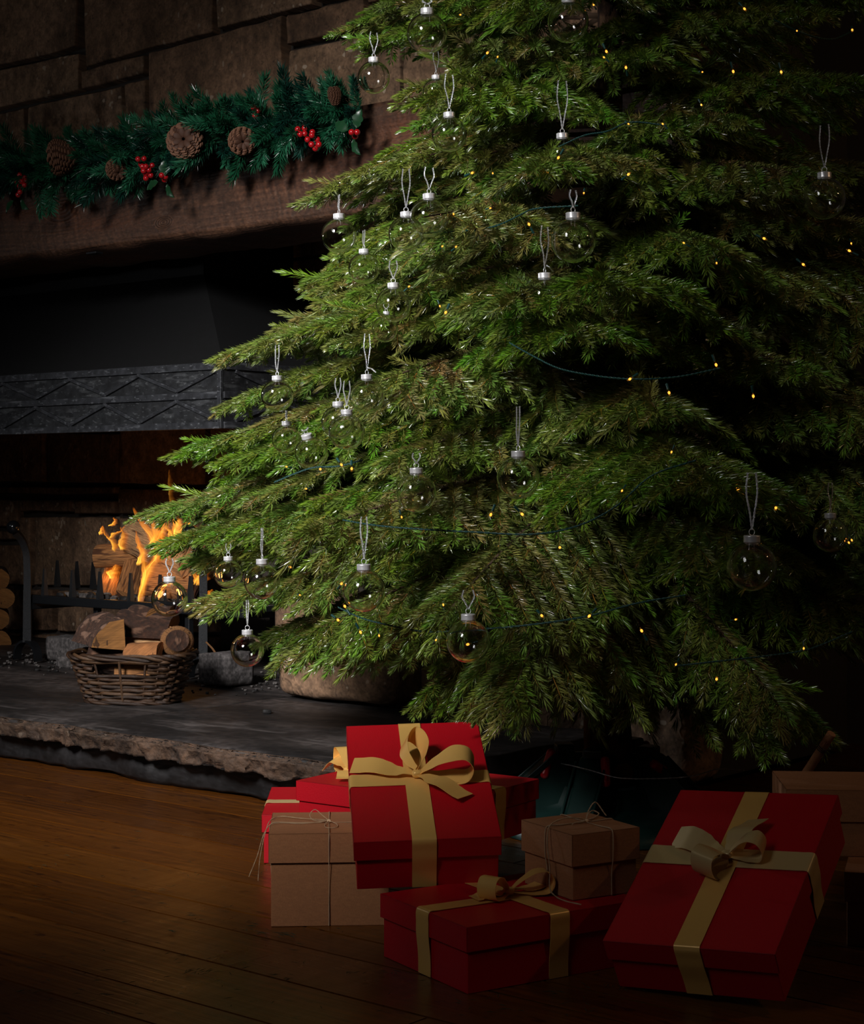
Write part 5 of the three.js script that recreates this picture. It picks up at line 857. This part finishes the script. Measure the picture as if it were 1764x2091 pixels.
{
  // red box lying in front: near corner, then its long and short sides
  const g = 'red gift boxes with gold ribbon';
  const o1 = { w: 0.34, l: 0.262, h: 0.1035, lid: 0.039 }, near = onLevel(953, 2033), xr = V(0.849, 0, -0.528).normalize(), zl = V(xr.z, 0, -xr.x);
  const t1 = giftBox('gift_box', 'low red gift box lying flat in front with a small brown box on it', { ...o1, group: g });
  const c1 = near.clone().addScaledVector(xr, o1.w / 2).addScaledVector(zl, o1.l / 2); pose(t1, xr, YV, zl.clone().negate(), c1);
  band(t1, o1, 'x', 0.004, 0.037); band(t1, o1, 'z', 0.004, 0.037);
  bow(t1, V(-0.004, o1.h + 0.001, 0.0), { loops: [[3.5, 0.062, 0.02, 1], [-0.35, 0.075, 0.02, 0.9]], tails: [[3.05, 0.06, 0.004], [0.1, 0.1, 0.004, -0.012]] });
  // small brown box on top
  const o2 = { w: 0.135, l: 0.152, h: 0.107, lid: 0.052, mat: M.kraft }, n2 = onLevel(1168, 1841, o1.h + 0.001), x2 = V(0.868, 0, -0.496), z2 = V(x2.z, 0, -x2.x);
  const t2 = giftBox('gift_box', 'small brown paper box tied with twine on top of the low red box', o2); pose(t2, x2, YV, z2.clone().negate(), n2.clone().addScaledVector(x2, o2.w / 2).addScaledVector(z2, o2.l / 2));
  twineBand(t2, o2, 'x', 0.0); twineBand(t2, o2, 'z', 0.012);
  const tw = (pts, r = 0.0011) => taperTube(pts.map((p) => V(...p)), (q) => r * (1 + 0.2 * Math.sin(q * 300)), 60, 5);
  const bk = new THREE.Group(); bk.name = 'twine_bow'; bk.position.set(0.012, o2.h, 0); t2.add(bk);
  part('knot', rock(0.009, 0.006, 0.009, 4, 4, 4, 0.003, 0.001, 90, 2).translate(0, 0.003, 0), M.twine, bk);
  part('loop', tw([[0, 0.004, 0], [0.014, 0.012, -0.012], [0.03, 0.014, -0.02], [0.036, 0.010, -0.014], [0.02, 0.006, -0.004], [0, 0.004, 0]]), M.twine, bk);
  part('loop', tw([[0, 0.004, 0], [0.02, 0.016, -0.02], [0.045, 0.024, -0.035], [0.06, 0.004, -0.03], [0.062, 0.001, -0.028]]), M.twine, bk);
  part('loose_end', tw([[0, 0.004, 0], [-0.012, 0.004, 0.008], [-0.026, 0.003, 0.006], [-0.036, 0.002, 0.012]]), M.twine, bk);
  part('loose_end', tw([[0, 0.005, 0], [-0.02, 0.010, 0.004], [-0.05, 0.012, 0.006], [-0.082, 0.004, 0.014], [-0.0905, -0.02, 0.02], [-0.092, -0.06, 0.03], [-0.095, -0.093, 0.035], [-0.098, -0.1, 0.055], [-0.10, -0.1012, 0.085], [-0.092, -0.1012, 0.12]]), M.twine, bk);
  // tall brown box at the left
  const o3 = { w: 0.216, l: 0.2, h: 0.164, lid: 0.052, mat: M.kraft }, nl = onLevel(548, 1894), x3 = V(0.9985, 0, -0.055).normalize(), z3 = V(x3.z, 0, -x3.x);
  const t3 = giftBox('gift_box', 'tall brown paper box tied with thin twine at the left of the presents', o3); pose(t3, x3, YV, z3.clone().negate(), nl.clone().addScaledVector(x3, o3.w / 2).addScaledVector(z3, o3.l / 2));
  twineBand(t3, o3, 'x', 0.005, 0.0008); twineBand(t3, o3, 'z', -0.002, 0.0008);
  const b3 = new THREE.Group(); b3.name = 'twine_bow'; b3.position.set(-0.002, o3.h, 0.005); t3.add(b3);
  part('knot', rock(0.008, 0.006, 0.008, 4, 4, 4, 0.003, 0.001, 90, 5).translate(0, 0.003, 0), M.twine, b3);
  part('loop', tw([[0, 0.004, 0], [-0.012, 0.012, -0.008], [-0.026, 0.022, -0.012], [-0.035, 0.014, -0.006], [-0.03, 0.006, 0], [-0.012, 0.004, 0.002], [0, 0.004, 0]], 0.0008), M.twine, b3);
  part('loop', tw([[0, 0.004, 0], [-0.008, 0.002, 0.03], [-0.002, 0.0015, 0.055], [0.012, 0.0015, 0.05], [0.014, 0.002, 0.025], [0, 0.004, 0]], 0.0008), M.twine, b3);
  part('loose_end', tw([[0, 0.004, 0], [-0.05, 0.0015, 0.012], [-0.085, 0.002, 0.006], [-0.106, 0.001, 0.02], [-0.116, -0.012, 0.03], [-0.128, -0.05, 0.045], [-0.142, -0.083, 0.06]], 0.0008), M.twine, b3);
  part('loose_end', tw([[0, 0.005, 0], [-0.05, 0.003, -0.03], [-0.09, 0.003, -0.05], [-0.107, 0.0, -0.03], [-0.116, -0.02, 0.0], [-0.124, -0.06, 0.03], [-0.126, -0.092, 0.05]], 0.0008), M.twine, b3);
  // big red box tilted on the others
  const Q = parallelogram([689.5, 1478], [959, 1478], [1045, 1714], [741, 1714], 2.93), o4 = { w: 0.247, l: 0.403, h: 0.094, lid: 0.036 };
  const t4 = giftBox('gift_box', 'large red gift box tilted up in the middle with a gold satin bow', { ...o4, group: g }); poseByLid(t4, o4, ...Q);
  band(t4, o4, 'x', 0.004, 0.041); band(t4, o4, 'z', -0.006, 0.041);
  bow(t4, V(-0.004, o4.h + 0.001, 0.0), { loops: [[1.6, 0.092, 0.02, 0.85, 0.1, 0.019], [-0.12, 0.1, 0.032, 1.05, -0.3]], tails: [[2.86, 0.118, 0.008, 0.012, 0.25], [-0.82, 0.11, 0.01, 0.0, 0.2]] }, M.gold, 0.04);
  // two red boxes behind
  const o5 = { w: 0.25, l: 0.33, h: 0.1, lid: 0.036 }, a5 = onLevel(534, 1664, 0.1), t5 = giftBox('gift_box', 'red gift box at the far left behind the brown box, pale ribbon across its lid', { ...o5, group: g }), x5 = V(1, 0, -0.03).normalize(), z5 = V(x5.z, 0, -x5.x);
  pose(t5, x5, YV, z5.clone().negate(), a5.clone().setY(0).addScaledVector(x5, o5.w / 2).addScaledVector(z5, o5.l / 2)); band(t5, o5, 'x', 0.02, 0.034, M.goldPale); band(t5, o5, 'z', 0.01, 0.034, M.goldPale);
  const o6 = { w: 0.38, l: 0.285, h: 0.0985, lid: 0.039 }, a6 = onLevel(604, 1593.5, 0.2), n6 = onLevel(924, 1633, 0.2), x6 = n6.clone().sub(a6).setY(0).normalize(), z6 = V(x6.z, 0, -x6.x);
  const t6 = giftBox('gift_box', 'red gift box with gold bow tip propping the tilted box from behind', { ...o6, group: g }); pose(t6, x6, YV, z6.clone().negate(), a6.clone().setY(0.1015).addScaledVector(x6, o6.w / 2).addScaledVector(z6, o6.l / 2));
  band(t6, o6, 'x', -0.0, 0.037); band(t6, o6, 'z', 0.0, 0.037); t6.updateMatrixWorld(); bow(t6, t6.worldToLocal(onLevel(712, 1583, 0.2)).setY(o6.h + 0.001), { loops: [[2.5, 0.05, 0.03, 1], [-0.5, 0.08, 0.02, 1]], tails: [[2.9, 0.062, 0.022, 0, 0.5], [-1, 0.08, 0.01]] });
  // red box leaning at the right
  const Q7 = parallelogram([1367, 1601], [1681, 1635], [1611, 1966], [1263, 1908], 2.68), o7 = { w: 0.272, l: 0.388, h: 0.092, lid: 0.036 };
  const t7 = giftBox('gift_box', 'large red gift box leaning in shade at the right with a dull gold bow', { ...o7, group: g }); poseByLid(t7, o7, ...Q7);
  band(t7, o7, 'x', -0.018, 0.045, M.goldPale); band(t7, o7, 'z', 0.0, 0.041);
  bow(t7, V(0.002, o7.h + 0.001, -0.016), { loops: [[0.1, 0.062, 0.022, 0.9, 0.2], [-1.9, 0.062, 0.026, 0.95, 0.3]], tails: [[1.35, 0.09, 0.016, 0.006, 0.3], [2.75, 0.105, 0.01, 0.0, 0.5]] }, M.goldPale, 0.042);
  // brown boxes stacked at the right edge
  const o8 = { w: 0.3, l: 0.3, h: 0.125, lid: 0.05, mat: M.kraft }, a8 = onLevel(1723, 1780, 0.125), x8 = V(0.96, 0, 0.28).normalize(), z8 = V(x8.z, 0, -x8.x), t8 = giftBox('gift_box', 'brown paper box in deep shade at the right edge, lower of the stack', o8);
  pose(t8, x8, YV, z8.clone().negate(), a8.clone().setY(0).addScaledVector(x8, o8.w / 2).addScaledVector(z8, o8.l / 2));
  const o9 = { w: 0.32, l: 0.2, h: 0.117, lid: 0.056, mat: M.kraft }, a9 = onLevel(1605, 1612, 0.2425), x9 = V(0.99, 0, 0.07).normalize(), z9 = V(x9.z, 0, -x9.x), t9 = giftBox('gift_box', 'dull brown box with a deep lid at the right edge, upper of the stack', o9);
  pose(t9, x9, YV, z9.clone().negate(), a9.clone().setY(0.1255).addScaledVector(x9, o9.w / 2).addScaledVector(z9, o9.l / 2));
  const o10 = { w: 0.2, l: 0.12, h: 0.125, lid: 0.05, mat: M.kraft }, t10 = null;
  const ta = at(1520, 1773, 3.55), tb = at(1698, 1498, 3.4), dir = tb.clone().sub(ta), tubeT = thing('wrapping_paper_roll', 'thin roll of brown paper tied with dark twine, leaning behind the right boxes', 'paper roll', ta.clone().setY(ta.y));
  tubeT.quaternion.setFromUnitVectors(YV, dir.clone().normalize()); const tl = dir.length();
  part('paper', uvBox(new THREE.CylinderGeometry(0.0088, 0.0088, tl, 20, 1).translate(0, tl / 2, 0)), M.kraft, tubeT); part('twine', merged([0.885, 0.895, 0.905].map((k) => new THREE.TorusGeometry(0.0095, 0.0009, 5, 18).rotateX(Math.PI / 2).translate(0, tl * k, 0))), M.black, tubeT);
}
// fallen needles and sprigs on the boards
{
  const r = rng(404), pos = [], add = (c, a, L, w, lift) => { const d = V(Math.cos(a), 0, Math.sin(a)), s = V(-d.z, 0, d.x).multiplyScalar(w), e = c.clone().addScaledVector(d, L), m = c.clone().addScaledVector(d, L / 2); m.y += lift * 0.2; for (const q of [c, m.clone().add(s), e, c, e, m.clone().sub(s)]) pos.push(q.x, q.y + 0.0006, q.z); };
  const sprig = (x, y, n, spread) => { const c = onLevel(x, y, 0.001), a0 = r() * 6; for (let i = 0; i < n; i++) add(c.clone().add(V((r() - 0.5) * spread, r() * 0.004, (r() - 0.5) * spread * 0.6)), a0 + (r() - 0.5) * 1.2, 0.012 + r() * 0.012, 0.0008, 0.002 + r() * 0.003); };
  for (const [x, y, n, s] of [[405, 1985, 16, 0.05], [560, 1910, 18, 0.06], [540, 1905, 8, 0.04], [380, 1870, 4, 0.02], [344, 1902, 3, 0.01], [398, 1884, 2, 0.01], [520, 1892, 4, 0.02], [495, 1900, 3, 0.02], [90, 1772, 3, 0.02], [380, 1952, 3, 0.02], [620, 1970, 3, 0.02], [720, 1992, 5, 0.03], [790, 1988, 6, 0.03], [540, 1995, 4, 0.02], [600, 2000, 4, 0.02], [200, 2030, 6, 0.06], [80, 2028, 6, 0.06], [230, 2075, 3, 0.02], [960, 2050, 4, 0.03], [1250, 2015, 8, 0.05], [1310, 2020, 8, 0.05], [1150, 2030, 4, 0.04], [1040, 2065, 5, 0.05], [1010, 2040, 3, 0.03], [545, 1780, 3, 0.03], [345, 1820, 2, 0.01]]) sprig(x, y, n, s);
  for (let i = 0; i < 120; i++) sprig(40 + r() * 1250, 1700 + r() * 380, 1, 0.01);
  const g = new THREE.BufferGeometry(); g.setAttribute('position', new THREE.Float32BufferAttribute(pos, 3)); g.computeVertexNormals(); const m = solo('fallen_needles', g, std({ color: new THREE.Color(0.025, 0.042, 0.016), roughness: 0.8, side: THREE.DoubleSide }), 'loose fir needles and sprigs fallen on the wooden floor', 'needles', V(0, 0, 0)); m.userData.kind = 'stuff';
}
// ------------------------------------------------------------------ the lamps that light the room, left and right of the picture
{
  const aim = (t, from, to, roll = 0) => { t.lookAt(t.position.clone().add(to).sub(from)); if (roll) t.rotateZ(roll); };
  const stand = (t, at0) => { const s = new THREE.Group(); s.name = 'light_stand'; t.add(s); };
  const k = thing('studio_softbox', 'tall black studio softbox with glowing white face outside the picture at the left', 'lamp', KEY_AT.clone()); 
  const inv = (t) => { t.updateMatrixWorld(); return (v) => t.worldToLocal(v); };
  aim(k, KEY_AT, KEY_TO, -0.3);
  part('glowing_face', uvBox(new RoundedBoxGeometry(0.75, 1.45, 0.01, 1, 0.004).translate(0, 0, 0.06)), M.lampFace, k);
  part('housing', (() => { const g = new THREE.CylinderGeometry(0.5, 0.1, 0.4, 4, 1, true).rotateY(Math.PI / 4).rotateX(Math.PI / 2).scale(1.1, 2.1, 1).translate(0, 0, -0.15); return uvBox(g); })(), std({ color: new THREE.Color(0.01, 0.01, 0.01), roughness: 0.9, side: THREE.DoubleSide }), k);
  { const f = inv(k), p = KEY_AT; part('stand_pole', tube([f(V(p.x - 0.3, 0.4, p.z + 0.55)), f(V(p.x - 0.16, 2.4, p.z + 0.28)), f(V(p.x - 0.06, 2.6, p.z + 0.12))], 0.014, 12, 8), M.black, k); for (const a of [0, 2.1, 4.2]) part('stand_leg', tube([f(V(p.x - 0.3, 0.42, p.z + 0.55)), f(V(p.x - 0.3 + Math.cos(a) * 0.25, 0.2, p.z + 0.55 + Math.sin(a) * 0.25)), f(V(p.x - 0.3 + Math.cos(a) * 0.5, 0.012, p.z + 0.55 + Math.sin(a) * 0.5))], 0.011, 8, 6), M.black, k); }
  const s = thing('studio_strobe', 'small round studio lamp on a stand outside the picture left of the fireplace', 'lamp', RIM_AT.clone()); aim(s, RIM_AT, RIM_TO);
  part('glowing_face', new THREE.CylinderGeometry(0.06, 0.06, 0.01, 24).rotateX(Math.PI / 2).translate(0, 0, 0.06), M.strobeFace, s);
  part('housing', new THREE.CylinderGeometry(0.075, 0.05, 0.2, 24, 1, true).rotateX(Math.PI / 2).translate(0, 0, -0.04), std({ color: new THREE.Color(0.01, 0.01, 0.01), roughness: 0.7, side: THREE.DoubleSide }), s);
  { const f = inv(s), p = RIM_AT; part('stand_pole', tube([f(V(p.x - 0.06, 0.35, p.z)), f(V(p.x - 0.05, 1.0, p.z)), f(V(p.x - 0.05, 1.5, p.z))], 0.012, 8, 8), M.black, s); for (const a of [0, 2.1, 4.2]) part('stand_leg', tube([f(V(p.x - 0.06, 0.36, p.z)), f(V(p.x - 0.06 + Math.cos(a) * 0.2, 0.2, p.z + Math.sin(a) * 0.2)), f(V(p.x - 0.06 + Math.cos(a) * 0.38, 0.012, p.z + Math.sin(a) * 0.38))], 0.01, 8, 6), M.black, s); }
  const w = thing('standing_lamp', 'warm globe lamp on a thin black pole outside the picture at the right', 'lamp', WARM_AT.clone().setY(0));
  part('glowing_globe', new THREE.SphereGeometry(0.06, 24, 16).translate(0, WARM_AT.y, 0), M.warmFace, w).castShadow = false;
  part('pole', new THREE.CylinderGeometry(0.012, 0.012, WARM_AT.y - 0.06, 12).translate(0, (WARM_AT.y - 0.06) / 2, 0), M.black, w); part('foot', new THREE.CylinderGeometry(0.14, 0.15, 0.025, 32).translate(0, 0.0125, 0), M.black, w);
}
renderer.render(scene, camera);
